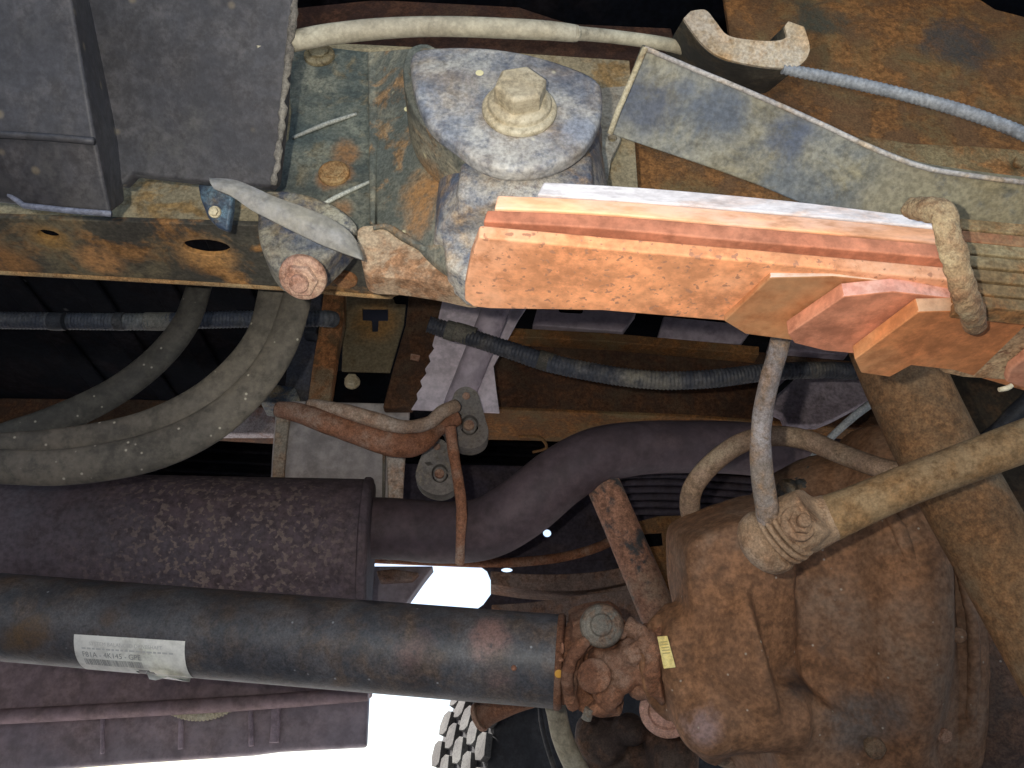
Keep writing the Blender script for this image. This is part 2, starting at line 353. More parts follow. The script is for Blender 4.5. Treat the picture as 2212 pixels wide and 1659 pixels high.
# ------------------------------------------------------------------ truck bed overhead
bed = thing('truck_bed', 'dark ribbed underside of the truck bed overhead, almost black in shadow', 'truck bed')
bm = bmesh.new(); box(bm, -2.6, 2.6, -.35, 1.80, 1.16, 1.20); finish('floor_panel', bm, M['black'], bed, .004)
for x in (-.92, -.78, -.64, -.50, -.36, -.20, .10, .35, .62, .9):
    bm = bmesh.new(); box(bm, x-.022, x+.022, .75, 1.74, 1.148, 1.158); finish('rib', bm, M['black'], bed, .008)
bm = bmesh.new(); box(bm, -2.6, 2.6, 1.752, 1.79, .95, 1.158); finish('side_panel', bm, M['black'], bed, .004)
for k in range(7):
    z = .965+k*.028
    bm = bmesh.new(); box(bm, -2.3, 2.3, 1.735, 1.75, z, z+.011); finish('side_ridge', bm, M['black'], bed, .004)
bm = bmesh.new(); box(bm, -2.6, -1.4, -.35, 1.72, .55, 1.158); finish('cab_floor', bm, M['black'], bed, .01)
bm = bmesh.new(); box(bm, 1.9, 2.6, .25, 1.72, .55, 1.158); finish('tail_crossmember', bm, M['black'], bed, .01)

# far sill strips hanging under the bed
o = plate('bed_sill', [Y(-900, 850, 1.50), Y(300, 862, 1.50), Y(640, 872, 1.50), Y(640, 950, 1.50), Y(300, 930, 1.50), Y(-900, 900, 1.50)], EY*.03, M['dark_brown'], None, bevel=.004)
tag(o, 'thin dark red-brown sill strip behind the two curved black hoses', 'sill')
o = plate('sill_bracket', [Y(500, 880, 1.46), Y(592, 878, 1.46), Y(596, 936, 1.46), Y(470, 936, 1.46)], EY*.025, metal('pale_flaking_bracket', (.30, .24, .24), (.26, .13, .09), .45, (.42, .38, .40), .5, 22, .7, .4), None, bevel=.004)
tag(o, 'pale flaking end of the sill just left of the grey hanger plate', 'bracket')

# cross member (dark brown box) behind the long black loom
cm = thing('crossmember', 'wide dark brown steel crossmember behind the long sagging black loom', 'crossmember')
plate('web', [Y(1068, 722, 1.22), Y(1300, 732, 1.22), Y(1620, 757, 1.22), Y(1900, 785, 1.22), Y(2260, 800, 1.22), Y(2260, 960, 1.22), Y(1860, 925, 1.22), Y(1500, 900, 1.22), Y(1070, 885, 1.22)], EY*.012, M['dark_brown'], cm, bevel=.003)
pl = floorplane(1070, 885, 1860, 925, 1.218)
plate('lower_flange', [PL(u, v, pl) for u, v in ((1040, 883), (1500, 902), (2260, 960), (2260, 1010), (1700, 965), (1420, 950), (1300, 957), (1140, 952), (1040, 950))], EZ*.006, M['brown'], cm, bevel=.0015)
plate('upper_flange', [Y(1090, 707, 1.19), Y(1320, 719, 1.19), Y(1640, 748, 1.19), Y(1640, 766, 1.19), Y(1320, 738, 1.19), Y(1090, 726, 1.19)], EY*.03, M['brown'], cm, bevel=.002)
for (u, v) in ((1260, 985), (1140, 965)):
    tube('wire_clip', [(u-20, v-22, 1.25, 3), (u+25, v-20, 1.25, 4), (u+40, v+2, 1.25, 3), (u+10, v+12, 1.25, 3)], M['brown'], cm, seg=8)

# lavender sheet steel above it
ls = thing('heat_shield', 'pale lavender galvanised sheet with a ragged left edge, behind the rubber exhaust hanger', 'heat shield')
edge = [(958, 640), (950, 672), (944, 700), (940, 722), (934, 745), (938, 752), (926, 768), (930, 780), (918, 796), (921, 806), (908, 822), (912, 834), (900, 850), (902, 862), (888, 884)]
plate('sheet', [Y(u, v, 1.05) for u, v in edge+[(1000, 888), (1079, 891), (1072, 840), (1066, 790), (1120, 690), (1140, 660)]], EY*.004, M['lavender'], ls, bevel=.001)
tube('round_brace', [(1088, 610, 1.20, 30), (1074, 660, 1.20, 30), (1036, 755, 1.20, 30), (990, 870, 1.20, 30), (960, 940, 1.20, 28)], M['lavender_dk'], ls, seg=32)
for i, (a, b) in enumerate(((1150, 1345), (1420, 1600), (1660, 1830))):
    dv = (a-1150)*.10
    o = plate('bed_brace', [Y(a+14, 655+dv, 1.20), Y(b+30, 675+dv, 1.20), Y(b, 716+dv, 1.20), Y(a, 702+dv, 1.20)], EY*.02, M['lavender_dk'], None, bevel=.003)
    tag(o, ['dull lavender brace strip under the left half of the orange spring', 'dull lavender brace strip under the spring, between the two spot welds', 'dull lavender brace strip behind the top of the rusty link rod'][i], 'brace', 'sheet braces under the bed')
o = plate('folded_panel', [Y(u, v, 1.16) for u, v in ((1632, 870), (1665, 812), (1715, 782), (1880, 800), (1905, 850), (1800, 905), (1770, 917), (1700, 917), (1692, 896))], EY*.02, metal('mauve_sheet', (.38, .32, .38), (.30, .25, .28), .35, (.31, .26, .30), .4, 12, .6, .1), None, bevel=.003)
tag(o, 'mauve folded sheet panel between the rusty link rod and the brown axle tube', 'panel')
tube('panel_fold', [(1650, 872, 1.19, 6), (1700, 826, 1.19, 6), (1745, 786, 1.19, 5)], M['black'], o, seg=8)

# ------------------------------------------------------------------ cross bracket with T slot
cb = thing('cross_bracket', 'rusty bed mount bracket with a T-shaped slot, above the grey hanger plate', 'bracket')
T = [(783, 665), (838, 665), (838, 693), (818, 693), (816, 716), (804, 716), (803, 693), (783, 692)]
plate('slotted_plate', [Y(u, v, 1.20) for u, v in ((745, 615), (880, 620), (872, 700), (842, 803), (738, 800), (742, 700))], EY*.006, metal('olive_plate_rust_ring', (.16, .125, .075), (.20, .13, .06), .4, (.18, .15, .10), .5, 16, .75, .3, spots=[(Y(808, 690, 1.2), .042, (.30, .16, .055))]), cb, holes=[[Y(u, v, 1.20) for u, v in T]], bevel=.001)
plate('slot_backing', [Y(u, v, 1.225) for u, v in ((770, 655), (850, 655), (850, 725), (770, 725))], EY*.004, plain('dark_blue_steel', (.05, .06, .10), .4, .3), cb, bevel=.001)
plate('rusty_flange', [Y(u, v, 1.12) for u, v in ((700, 620), (745, 622), (742, 690), (728, 760), (712, 868), (664, 868), (676, 780), (690, 700))], EY*.025, M['cross_rust'], cb, bevel=.003)
plate('black_plate', [Y(u, v, 1.22) for u, v in ((728, 800), (870, 800), (880, 880), (700, 880))], EY*.005, M['black'], cb, bevel=.001)
bolt('nut', Y(761, 826, 1.215), -EY, .012, M['zinc'], cb, flange=1.15)
plate('brown_web', [Y(u, v, 1.08) for u, v in ((885, 615), (962, 618), (950, 700), (925, 790), (890, 880), (826, 880), (850, 790), (876, 700))], EY*.02, M['dark_brown'], cb, bevel=.004)
plate('rivet_plate', [Y(u, v, 1.078) for u, v in ((888, 766), (908, 770), (905, 782), (886, 778))], -EY*.004, M['rod_rust'], cb, bevel=.001)
# dark post left of it
po = thing('mount_post', 'dark slate mounting post left of the flaking rusty strip', 'post')
plate('post_body', [Y(u, v, 1.16) for u, v in ((625, 600), (702, 600), (690, 700), (664, 870), (612, 870), (622, 760), (632, 690))], EY*.04, metal('slate_post', (.055, .06, .085), (.09, .08, .08), .35, (.09, .09, .11), .4, 20, .6, .2), po, bevel=.004)
plate('foot', [Y(u, v, 1.14) for u, v in ((566, 848), (572, 826), (640, 836), (650, 866), (600, 872), (560, 868))], EY*.05, M['blue_dark'], po, bevel=.003)
plate('clip', [Y(u, v, 1.13) for u, v in ((655, 676), (690, 676), (684, 720), (652, 716))], EY*.03, M['loom'], po, bevel=.003)

# ------------------------------------------------------------------ exhaust hanger bracket
eh = thing('exhaust_bracket', 'grey sheet exhaust bracket with rusty bent rods above the muffler end', 'bracket')
plate('plate', [Y(u, v, 1.10) for u, v in smooth_px([(586, 1120), (585, 1020), (592, 920), (598, 884), (622, 866), (740, 868), (862, 872), (884, 884), (880, 930), (872, 985), (866, 1050), (862, 1120), (790, 1125), (690, 1125)], 5)], EY*.008, M['hanger_plate'], eh, bevel=.003)
plate('left_rim', [Y(u, v, 1.09) for u, v in ((586, 1100), (588, 1000), (597, 890), (628, 893), (622, 930), (614, 1010), (613, 1100))], EY*.009, metal('rim_olive', (.30, .25, .20), (.34, .20, .12), .45, (.34, .30, .25), .5, 24, .7, .3), eh, bevel=.003)
plate('right_rim', [Y(u, v, 1.09) for u, v in ((832, 960), (876, 968), (868, 1100), (838, 1100), (836, 1000))], EY*.009, metal('rim_rust', (.42, .34, .29), (.36, .20, .12), .5, (.50, .44, .40), .4, 24, .7, .4), eh, bevel=.003)
plate('rim_groove', [Y(u, v, 1.092) for u, v in ((826, 962), (833, 964), (831, 1100), (825, 1100))], EY*.006, M['grey_steel'], eh, bevel=.001)
tube('lower_rod', [(600, 884, 1.07, 17), (650, 893, 1.06, 22), (720, 918, 1.05, 24), (800, 945, 1.05, 26), (860, 960, 1.05, 29), (905, 955, 1.06, 27), (940, 925, 1.08, 22), (985, 900, 1.1, 20)], M['rod_rust'], eh, seg=24, wob=.06)
tube('upper_rod', [(668, 874, 1.07, 13), (730, 884, 1.05, 15), (800, 904, 1.04, 17), (870, 922, 1.04, 15), (925, 914, 1.05, 15), (955, 890, 1.06, 15), (985, 876, 1.08, 14)], M['rim_tan'], eh, seg=20, wob=.1)

def hanger(u, v, y, s, label):
    t = thing('rubber_hanger', label, 'rubber hanger', 'rubber exhaust hangers')
    k = lambda pts: [Y(u+a*s, v+b*s, y) for a, b in pts]
    out = smooth_px([(2, -67), (24, -56), (34, -30), (44, 5), (50, 30), (42, 54), (18, 66), (-8, 64), (-34, 50), (-48, 24), (-42, -6), (-30, -36), (-20, -58)], 5)
    plate('rubber_body', k(out), EY*.022, M['rubber_grey'], t, bevel=.004, holes=[k(ellipse_px(9, 16, 20, 22)), k([(-28, -10), (-14, -12), (-6, -4), (-20, -2)])])
    plate('inner_boss', k(ellipse_px(9, 16, 16, 18)), EY*.016, M['rubber_grey'], t, bevel=.003)
    p = Y(u+8*s, v+18*s, y); lathe('lower_pin', p+EY*.012, -EY, [(0, .0075*s), (.016, .0075*s), (.017, .0065*s)], M['bolt_rust'], t)
    p = Y(u+2*s, v-46*s, y); lathe('upper_pin', p+EY*.012, -EY, [(0, .0055*s), (.014, .0055*s), (.015, .0045*s)], M['bolt_rust'], t)
    return t
hanger(1005, 902, 1.00, 1.0, 'pear-shaped grey rubber exhaust hanger in front of the pale lavender sheet')
hanger(942, 1008, 1.06, .92, 'lower darker rubber exhaust hanger, half hidden beside the hanging rusty rod')
o = tube('hanger_rod', [(972, 920, 1.05, 12), (980, 980, 1.045, 12), (990, 1040, 1.04, 12), (997, 1100, 1.04, 12), (995, 1160, 1.04, 11), (993, 1215, 1.06, 10)], M['rod_rust'], None, wob=.12)
tag(o, 'thin rusty rod hanging down from the upper rubber hanger to the exhaust pipe', 'rod')

# ------------------------------------------------------------------ muffler and tailpipe
mf = thing('muffler', 'large purple-brown cylindrical muffler with flaking rust patches, left side', 'muffler')
A = D(-560, 1174, 1.035); B = D(812, 1188, 1.12); ax = (B-A); L_ = ax.length; R_ = .098
lathe('muffler_shell', A, ax, [(0, R_), (L_*.3, R_), (L_*.6, R_), (L_*.975, R_*1.0), (L_*.990, R_*.975), (L_*.993, R_*.93)], M['muffler'], mf, seg=72, bevel=0)
lathe('end_seam', A+ax*.976, ax, [(0, R_), (.0015, R_*1.03), (.008, R_*1.03), (.0115, R_*1.005), (.012, R_*.95)], M['muffler'], mf, seg=72, bevel=.001)
tp = tube('tailpipe', [(780, 1140, 1.13, 66), (850, 1142, 1.13, 66), (960, 1150, 1.12, 66), (1050, 1140, 1.10, 67), (1130, 1095, 1.09, 68), (1210, 1030, 1.09, 66), (1290, 985, 1.10, 62), (1380, 968, 1.12, 58), (1480, 965, 1.14, 57), (1600, 968, 1.16, 57), (1720, 985, 1.18, 56), (1830, 1010, 1.2, 56)], M['pipe'], None, n=10, seg=40)
tag(tp, 'thick purple-brown tailpipe curving up and right from the muffler', 'tailpipe')

# ------------------------------------------------------------------ far side of the truck
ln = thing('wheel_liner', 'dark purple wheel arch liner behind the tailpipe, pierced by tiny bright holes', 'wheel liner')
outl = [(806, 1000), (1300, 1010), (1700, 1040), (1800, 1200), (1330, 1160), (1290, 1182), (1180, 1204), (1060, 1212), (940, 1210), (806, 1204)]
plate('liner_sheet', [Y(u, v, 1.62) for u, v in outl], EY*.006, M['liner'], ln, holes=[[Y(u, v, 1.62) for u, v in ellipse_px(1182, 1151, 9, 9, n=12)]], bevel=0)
bm = bmesh.new(); sweep_bm(bm, catmull([Y(u, v, 1.60) for u, v in ((800, 1206), (940, 1212), (1080, 1216), (1190, 1208), (1270, 1190), (1320, 1168), (1340, 1140))], 8), .010, 10); finish('liner_lip', bm, M['rod_rust'], ln)

fs = thing('far_leaf_spring', 'brown far-side leaf spring with a dark slit, right of the bright opening', 'leaf spring')
def far_leaf(name, top, bot, y, mat=M['far_spring']):
    t = catmull([Y(u, v, y) for u, v in top], 6); b = catmull([Y(u, v, y) for u, v in bot], 6)
    plate(name, t+list(reversed(b)), EY*.07, mat, fs, bevel=.002)
far_leaf('upper_leaf', [(1060, 1233), (1150, 1240), (1250, 1238), (1330, 1228), (1440, 1200)], [(1060, 1262), (1150, 1274), (1250, 1276), (1340, 1262), (1450, 1235)], 1.50)
far_leaf('lower_leaf', [(1062, 1306), (1150, 1300), (1260, 1285), (1330, 1276), (1450, 1262)], [(1062, 1336), (1150, 1345), (1260, 1345), (1350, 1345), (1450, 1340)], 1.46)
far_leaf('spacer', [(1270, 1262), (1330, 1250), (1450, 1225)], [(1270, 1282), (1330, 1290), (1450, 1290)], 1.52)
o = plate('spring_shackle', [Y(u, v, 1.56) for u, v in ((800, 1222), (936, 1222), (914, 1250), (884, 1292), (866, 1316), (860, 1345), (800, 1345))], EY*.04, M['sill_low'], None, bevel=.004)
tag(o, 'slate block between the muffler end and the bright opening', 'shackle')
o = plate('spring_hanger_lip', [Y(u, v, 1.54) for u, v in ((812, 1232), (850, 1228), (905, 1236), (890, 1252), (820, 1256))], EY*.03, M['far_spring'], None, bevel=.004)
tag(o, 'small pinkish flange above the slate block beside the bright opening', 'flange')
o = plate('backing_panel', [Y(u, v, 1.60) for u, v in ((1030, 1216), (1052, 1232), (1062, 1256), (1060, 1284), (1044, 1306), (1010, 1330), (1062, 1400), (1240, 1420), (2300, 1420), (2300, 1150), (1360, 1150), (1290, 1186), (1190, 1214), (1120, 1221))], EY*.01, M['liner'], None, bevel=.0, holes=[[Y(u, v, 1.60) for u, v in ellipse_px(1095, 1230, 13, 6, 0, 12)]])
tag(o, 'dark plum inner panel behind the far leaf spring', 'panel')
# corrugated black bumper area and slotted bracket (right of rusty strut)
sb = thing('slotted_bracket', 'dim rusty bracket with square slots between the diagonal rusty strut and the hose loop', 'bracket')
ho = [[Y(u, v, 1.30) for u, v in h] for h in (((1390, 1152), (1430, 1150), (1433, 1178), (1398, 1182)), ((1478, 1150), (1500, 1148), (1500, 1176), (1480, 1178)))]
plate('bracket_plate', [Y(u, v, 1.30) for u, v in ((1372, 1128), (1420, 1115), (1500, 1112), (1640, 1118), (1640, 1330), (1400, 1330), (1380, 1220))], EY*.006, M['brown'], sb, holes=ho, bevel=.001)
plate('bracket_backing', [Y(u, v, 1.34) for u, v in ((1372, 1128), (1640, 1118), (1640, 1330), (1400, 1330))], EY*.006, M['black'], sb, bevel=.001)
for k in range(6):
    o = tube('ribbed_duct', [(1322+k*4, 1030+k*15, 1.42, 7), (1450, 1026+k*16, 1.42, 8), (1640, 1040+k*16, 1.42, 8)], M['liner'], sb, seg=10)
    o.name = 'duct_rib'

# rusty diagonal strut
st = thing('diagonal_strut', 'rusty tubular strut running diagonally down to the pinion yoke', 'strut')
tube('strut_tube', [(1300, 1040, 1.10, 37), (1335, 1120, 1.08, 38), (1370, 1203, 1.06, 39), (1405, 1285, 1.04, 40), (1440, 1370, 1.02, 41)], metal('strut_patchy', (.06, .06, .065), (.30, .15, .10), .66, (.28, .20, .15), .4, 30, .8, .5), st, seg=32)

# sill (far rocker) bottom-left
rs = thing('rocker_sill', 'mauve far rocker sill with vertical seams, bottom left against white daylight', 'sill')
up_ = [Y(u, v, 1.56) for u, v in ((-900, 1230), (820, 1240), (800, 1330), (798, 1500), (640, 1512), (300, 1532), (-200, 1555), (-900, 1590))]
plate('upper_panel', up_, EY*.05, M['sill'], rs, bevel=.006)
bm = bmesh.new(); sweep_bm(bm, catmull([Y(u, v, 1.555) for u, v in ((-900, 1588), (-200, 1553), (0, 1548), (300, 1532), (560, 1517), (795, 1498))], 4), .013, 14); finish('ridge', bm, M['sill'], rs)
lo_ = [Y(u, v, 1.60) for u, v in ((-900, 1540), (300, 1505), (796, 1490), (790, 1612), (600, 1622), (540, 1630), (300, 1646), (100, 1661), (-200, 1684), (-900, 1735))]
plate('lower_panel', lo_, EY*.03, M['sill_low'], rs, bevel=.006)
for (u0, u1, v1, r) in ((222, 221, 1642, 4), (392, 390, 1632, 5), (541, 543, 1626, 5), (597, 592, 1618, 9)):
    tube3('seam', [Y(u0, 1520, 1.592), Y((u0+u1)/2, 1575, 1.592), Y(u1, v1-14, 1.592)], [r*1.7/F]*3, M['lavender_dk'], rs, seg=10)
o = tube3('sagging_hose', [Y(u, v, 1.577) for u, v in ((300, 1470), (350, 1512), (395, 1536), (440, 1541), (485, 1528), (520, 1500), (550, 1465))], [.0125]*7, M['beige_hose'], None, n=16, corr=(.006, .0010))
tag(o, 'short sagging beige corrugated hose hanging below the far sill', 'hose')

# ------------------------------------------------------------------ far tyre
ty = thing('rear_wheel', 'far rear tyre edge with blocky dusty tread, bottom centre', 'wheel')
TC = Vector((.42, 1.66, .40)); RO = .425; YAW = math.radians(27)
Rz = Matrix.Rotation(YAW, 3, 'Z')
axd = Rz @ EY
_fr = Y(1042, 1590, 1.60); TC = _fr+Vector((math.cos(YAW), math.sin(YAW), 0))*RO+axd*.125; TC.z = .40
prof = [(-.13, .22), (-.135, .27), (-.142, .33), (-.135, .385), (-.118, .408), (0, .413), (.118, .408), (.135, .385), (.142, .33), (.135, .27), (.13, .22)]
lathe('tyre_carcass', TC, axd, [(t, r) for t, r in prof], M['tyre'], ty, seg=96, bevel=0)
cell = bmesh.new()
NB = 44
hx = [(-.5, -.36), (-.2, -.5), (.3, -.46), (.5, -.1), (.46, .36), (.1, .5), (-.34, .44)]
for k in range(NB):
    a0 = 2*math.pi*k/NB
    if not (math.pi*.78 < a0 < math.pi*1.30): continue
    for j, t in enumerate((-.112, -.062, -.012, .038, .088)):
        a = a0+(math.pi/NB if j % 2 else 0)
        pts = []
        for px, py in hx:
            ang = a+py*2*math.pi/NB*.86; tt = t+px*.044
            rad = Vector((math.cos(ang), 0, -math.sin(ang)))
            pts.append((rad, tt))
        bm2 = bmesh.new()
        P1 = [TC+Rz @ (r_*(.412))+axd*tt for r_, tt in pts]; nrm = Rz @ Vector((math.cos(a), 0, -math.sin(a)))
        plate_bm(bm2, P1, nrm*.014)
        finish('tread_block', bm2, M['tread'], ty, .0012, 2)

# bits near the tyre
o = tube('bump_tube', [(1160, 1500, 1.10, 24), (1110, 1515, 1.12, 25), (1065, 1535, 1.14, 25), (1048, 1543, 1.15, 27), (1040, 1547, 1.15, 29)], M['yoke'], None, seg=28)
tag(o, 'rusty tube end poking out below the driveshaft beside the tyre', 'tube')
lathe('pale_rim', D(1040, 1547, 1.15), D(1020, 1556, 1.155)-D(1048, 1543, 1.15), [(0, .0195), (.002, .0205), (.006, .020), (.0065, .012)], M['bolt_rust'], o)
o = tube('grey_brake_hose', [(1185, 1490, 1.0, 21), (1200, 1530, 1.0, 22), (1214, 1590, 1.0, 23), (1240, 1650, 1.0, 24), (1275, 1710, 1.0, 24)], M['beige_hose'], None, seg=24)
tag(o, 'dull beige hose curving down below the driveshaft end', 'hose')
o = tube('black_cable', [(1166, 1500, 1.05, 5), (1170, 1560, 1.05, 6), (1185, 1620, 1.05, 6), (1205, 1680, 1.05, 6)], M['loom'], None, seg=12)
tag(o, 'thin black cable just left of the beige hose at the bottom', 'cable')
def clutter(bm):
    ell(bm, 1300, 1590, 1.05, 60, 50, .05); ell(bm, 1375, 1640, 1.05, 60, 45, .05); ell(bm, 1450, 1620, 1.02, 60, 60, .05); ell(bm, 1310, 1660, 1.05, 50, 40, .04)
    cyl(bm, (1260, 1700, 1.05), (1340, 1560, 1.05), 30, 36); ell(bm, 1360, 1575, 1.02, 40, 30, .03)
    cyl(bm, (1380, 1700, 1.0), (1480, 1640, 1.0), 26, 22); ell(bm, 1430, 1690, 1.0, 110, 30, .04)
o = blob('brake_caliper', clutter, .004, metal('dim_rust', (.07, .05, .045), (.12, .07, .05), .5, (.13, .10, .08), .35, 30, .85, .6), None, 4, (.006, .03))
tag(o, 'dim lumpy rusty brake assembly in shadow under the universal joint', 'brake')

# ------------------------------------------------------------------ near frame rail
fr_ = thing('frame_rail', 'near chassis frame rail, black paint and orange rust, running across the upper left', 'frame rail')
plate('web', [Y(u, v, .47) for u, v in ((-700, 20), (-250, 40), (640, 88), (1000, 106), (1360, 130), (1380, 430), (1010, 516), (590, 488), (0, 470), (-250, 462), (-700, 440))], EY*.006, M['rail_web'], fr_, bevel=.001)
pl = floorplane(-250, 462, 1010, 512, .469)
holes = [[PL(u, v, pl) for u, v in ellipse_px(105, 508, 24, 10, 12)], [PL(u, v, pl) for u, v in ellipse_px(446, 535, 52, 17, 5)]]
_spots = [(PL(445, 552, pl), .022, (.62, .32, .11)), (PL(105, 515, pl), .016, (.42, .23, .07)), (PL(215, 562, pl), .018, (.58, .29, .11)), (PL(10, 560, pl), .020, (.44, .21, .07))]
M['rail'] = metal('rail_paint_and_rust', (.075, .068, .055), (.36, .18, .065), .36, (.20, .165, .10), .45, 26, .7, .5, spots=_spots)
plate('lower_flange', [PL(u, v, pl) for u, v in ((-700, 441), (-250, 464), (0, 471), (590, 489), (1012, 514), (1060, 560), (1050, 642), (940, 632), (890, 627), (862, 630), (845, 638), (820, 642), (600, 624), (300, 606), (0, 590), (-250, 576), (-700, 552))], EZ*.005, M['rail'], fr_, holes=holes, bevel=.0008)
edge_pts = catmull([PL(u, v, pl) for u, v in ((-700, 551), (-250, 575), (0, 588), (300, 604), (600, 622), (820, 640), (850, 635), (890, 625), (960, 632), (1050, 640))], 5)
bm = bmesh.new(); sweep_bm(bm, edge_pts, .0022, 8); finish('flange_lip', bm, metal('lip_rust', (.42, .26, .12), (.5, .28, .12), .5, (.48, .36, .2), .4, 60, .8, .8), fr_)
# rear kick-up web (brown), top right
_spk = [(Y(2060, 90, .52), .035, (.05, .055, .06)), (Y(1760, 40, .52), .03, (.05, .06, .05))]
M['brown'] = metal('brown_rusted_frame', (.17, .09, .042), (.25, .115, .04), .5, (.17, .125, .06), .35, 34, .85, .9, spots=_spk)
plate('rear_web', [Y(u, v, .52) for u, v in ((1545, -140), (1900, -140), (2150, 20), (2400, 85), (3100, 230), (3100, 760), (2400, 620), (1950, 560), (1280, 520), (1290, 175), (1500, 160), (1580, 100))], EY*.006, M['brown'], fr_, bevel=.001)
pl2 = plane3(Y(1900, 318, .50), Y(2300, 352, .50), Y(2100, 330, .50)-EY*.05-EZ*.006)
plate('flange_seam', [Y(u, v, .512) for u, v in ((1830, 300), (1960, 322), (2100, 328), (2300, 345), (2300, 440), (2000, 400), (1860, 330))], -EY*.008, M['spring_olive'], fr_, bevel=.003)
plate('seam_tab', [Y(u, v, .50) for u, v in ((2188, 345), (2212, 338), (2206, 368), (2184, 362))], -EY*.006, M['spring_olive'], fr_, bevel=.002)
# dark upper member behind
um = plate('upper_member', [Y(u, v, .60) for u, v in ((600, 20), (800, 0), (950, 0), (1100, 8), (1230, 50), (1450, 60), (1500, 260), (600, 260))], EY*.01, metal('deep_red_brown', (.055, .028, .022), (.085, .04, .025), .45, (.07, .045, .03), .3, 26, .85, .5), None, bevel=.002)
tag(um, 'deep red-brown steel member behind the beige cable at the top', 'member')
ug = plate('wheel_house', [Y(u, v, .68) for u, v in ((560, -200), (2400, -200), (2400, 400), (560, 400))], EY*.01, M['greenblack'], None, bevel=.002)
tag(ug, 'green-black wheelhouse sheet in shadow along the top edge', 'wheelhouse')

# ------------------------------------------------------------------ spring hanger (front eye bracket)
sh = thing('spring_hanger', 'cast spring hanger bracket with blue-grey round ear and big flanged bolt, top centre', 'spring hanger')
_hs = [(Y(720, 370, .44), .013, (.34, .16, .06)), (Y(740, 320, .44), .012, (.30, .15, .06)), (Y(735, 440, .44), .010, (.34, .17, .07))]
m_g = metal('hanger_dark_paint2', (.075, .09, .085), (.16, .13, .08), .3, (.23, .23, .18), .45, 34, .6, .45, spots=_hs, speck=(80, .04, (.5, .48, .36)))
plate('side_flange', [Y(u, v, .445) for u, v in ((626, 105), (700, 100), (805, 112), (812, 300), (800, 500), (770, 520), (590, 500), (596, 330), (622, 300), (628, 240), (618, 150))], EY*.006, m_g, sh, bevel=.0015)
# front wall with rust triangle: from x=800 fold forward to the ear
_hw = [(Y(900, 400, .41), .020, (.36, .18, .065)), (Y(880, 460, .41), .016, (.36, .19, .08))]
m_w = metal('hanger_front_wall', (.12, .13, .115), (.30, .18, .09), .33, (.33, .30, .22), .5, 36, .65, .5, spots=_hw, speck=(80, .06, (.62, .56, .36)))
wallL = [Y(800, 108, .440), Y(806, 300, .440), Y(796, 480, .440)]
wallR = [Y(905, 100, .415), Y(965, 300, .415), Y(945, 430, .415), Y(1010, 600, .412)]
bm = bmesh.new()
plate_bm(bm, [wallL[0], wallR[0], Y(960, 100, .40), Y(1010, 330, .40), Y(985, 480, .405), Y(1010, 610, .41), Y(930, 560, .42), Y(860, 506, .43), Y(812, 480, .438), wallL[1]], EY*.010)
finish('front_wall', bm, m_w, sh, .003)
plate('fold_ridge', [Y(u, v, .437) for u, v in ((794, 110), (812, 110), (816, 300), (810, 480), (798, 482), (796, 300))], EY*.01, m_w, sh, bevel=.003)
for a, b in (((632, 298), (770, 246)), ((664, 460), (800, 392))):
    tube3('stiffening_ridge', [Y(*a, .444), Y((a[0]+b[0])/2, (a[1]+b[1])/2-3, .443), Y(*b, .444)], [.0012, .0018, .0012], metal('worn_edge', (.30, .32, .30), (.34, .28, .2), .3, (.45, .46, .42), .6, 60, .5, .4), sh, seg=8)
# lower brown casting foot
plate('foot_plate', [Y(u, v, .425) for u, v in smooth_px([(772, 498), (800, 486), (830, 492), (870, 520), (930, 550), (1010, 590), (1030, 628), (940, 612), (860, 600), (795, 594), (780, 560)], 4)], EY*.02, M['hanger_rust'], sh, bevel=.003, rough=None)
# cast rim curving from wall to spring
tube3('cast_rim', [Y(u, v, .4235) for u, v in ((806, 492), (835, 490), (872, 512), (930, 546), (1000, 584), (1040, 604))], [.0018, .0022, .0026, .0028, .0028, .0026], m_w, sh, seg=14, wob=.15)
# boss: half-cylinder below ear
m_b = metal('boss_blue', (.10, .12, .17), (.34, .23, .14), .42, (.38, .35, .31), .55, 46, .55, .5, soft=.12)
def boss(bm):
    top = Y(1135, 290, .425); bot = Y(1120, 560, .425)
    lathe_bm(bm, top, bot-top, [(0, .057), (.02, .056), (.045, .058), (.06, .060), ((bot-top).length, .058)], 44)
    plate_bm(bm, [Y(u, v, .405) for u, v in ((950, 470), (1000, 440), (1060, 450), (1060, 606), (1010, 606), (965, 570))], EY*.03)
    plate_bm(bm, [Y(u, v, .372) for u, v in ((1000, 320), (1100, 360), (1280, 330), (1285, 440), (1100, 440), (985, 420))], EY*.06)
blob('eye_boss', boss, .0022, m_b, sh, 8, (.002, .02))
# ear
ear = smooth_px([(888, 118), (915, 103), (1000, 98), (1100, 106), (1200, 130), (1288, 168), (1303, 215), (1292, 270), (1255, 322), (1190, 356), (1110, 366), (1040, 350), (985, 312), (930, 268), (900, 210), (888, 160)], 5)
EY0 = .355
m_ear = metal('ear_blue_grey', (.15, .175, .235), (.36, .28, .20), .42, (.44, .42, .39), .58, 26, .5, .45, soft=.16, speck=(90, .04, (.75, .70, .5)), spots=[(Y(1062, 225, EY0), .005, (.50, .34, .18)), (Y(1250, 285, EY0), .012, (.30, .33, .40))])
plate('ear', [Y(u, v, EY0) for u, v in ear], EY*.012, m_ear, sh, bevel=.004, seg=4)
plate('ear_root', [Y(u, v, EY0+.010) for u, v in smooth_px([(880, 106), (940, 100), (985, 200), (1010, 330), (965, 310), (900, 250), (872, 180)], 4)], EY*.045, m_w, sh, bevel=.006)
lathe('washer', Y(1122, 240, EY0), -EY, [(0, .0238), (.003, .0238), (.0046, .0215)], M['zinc'], sh, 48)
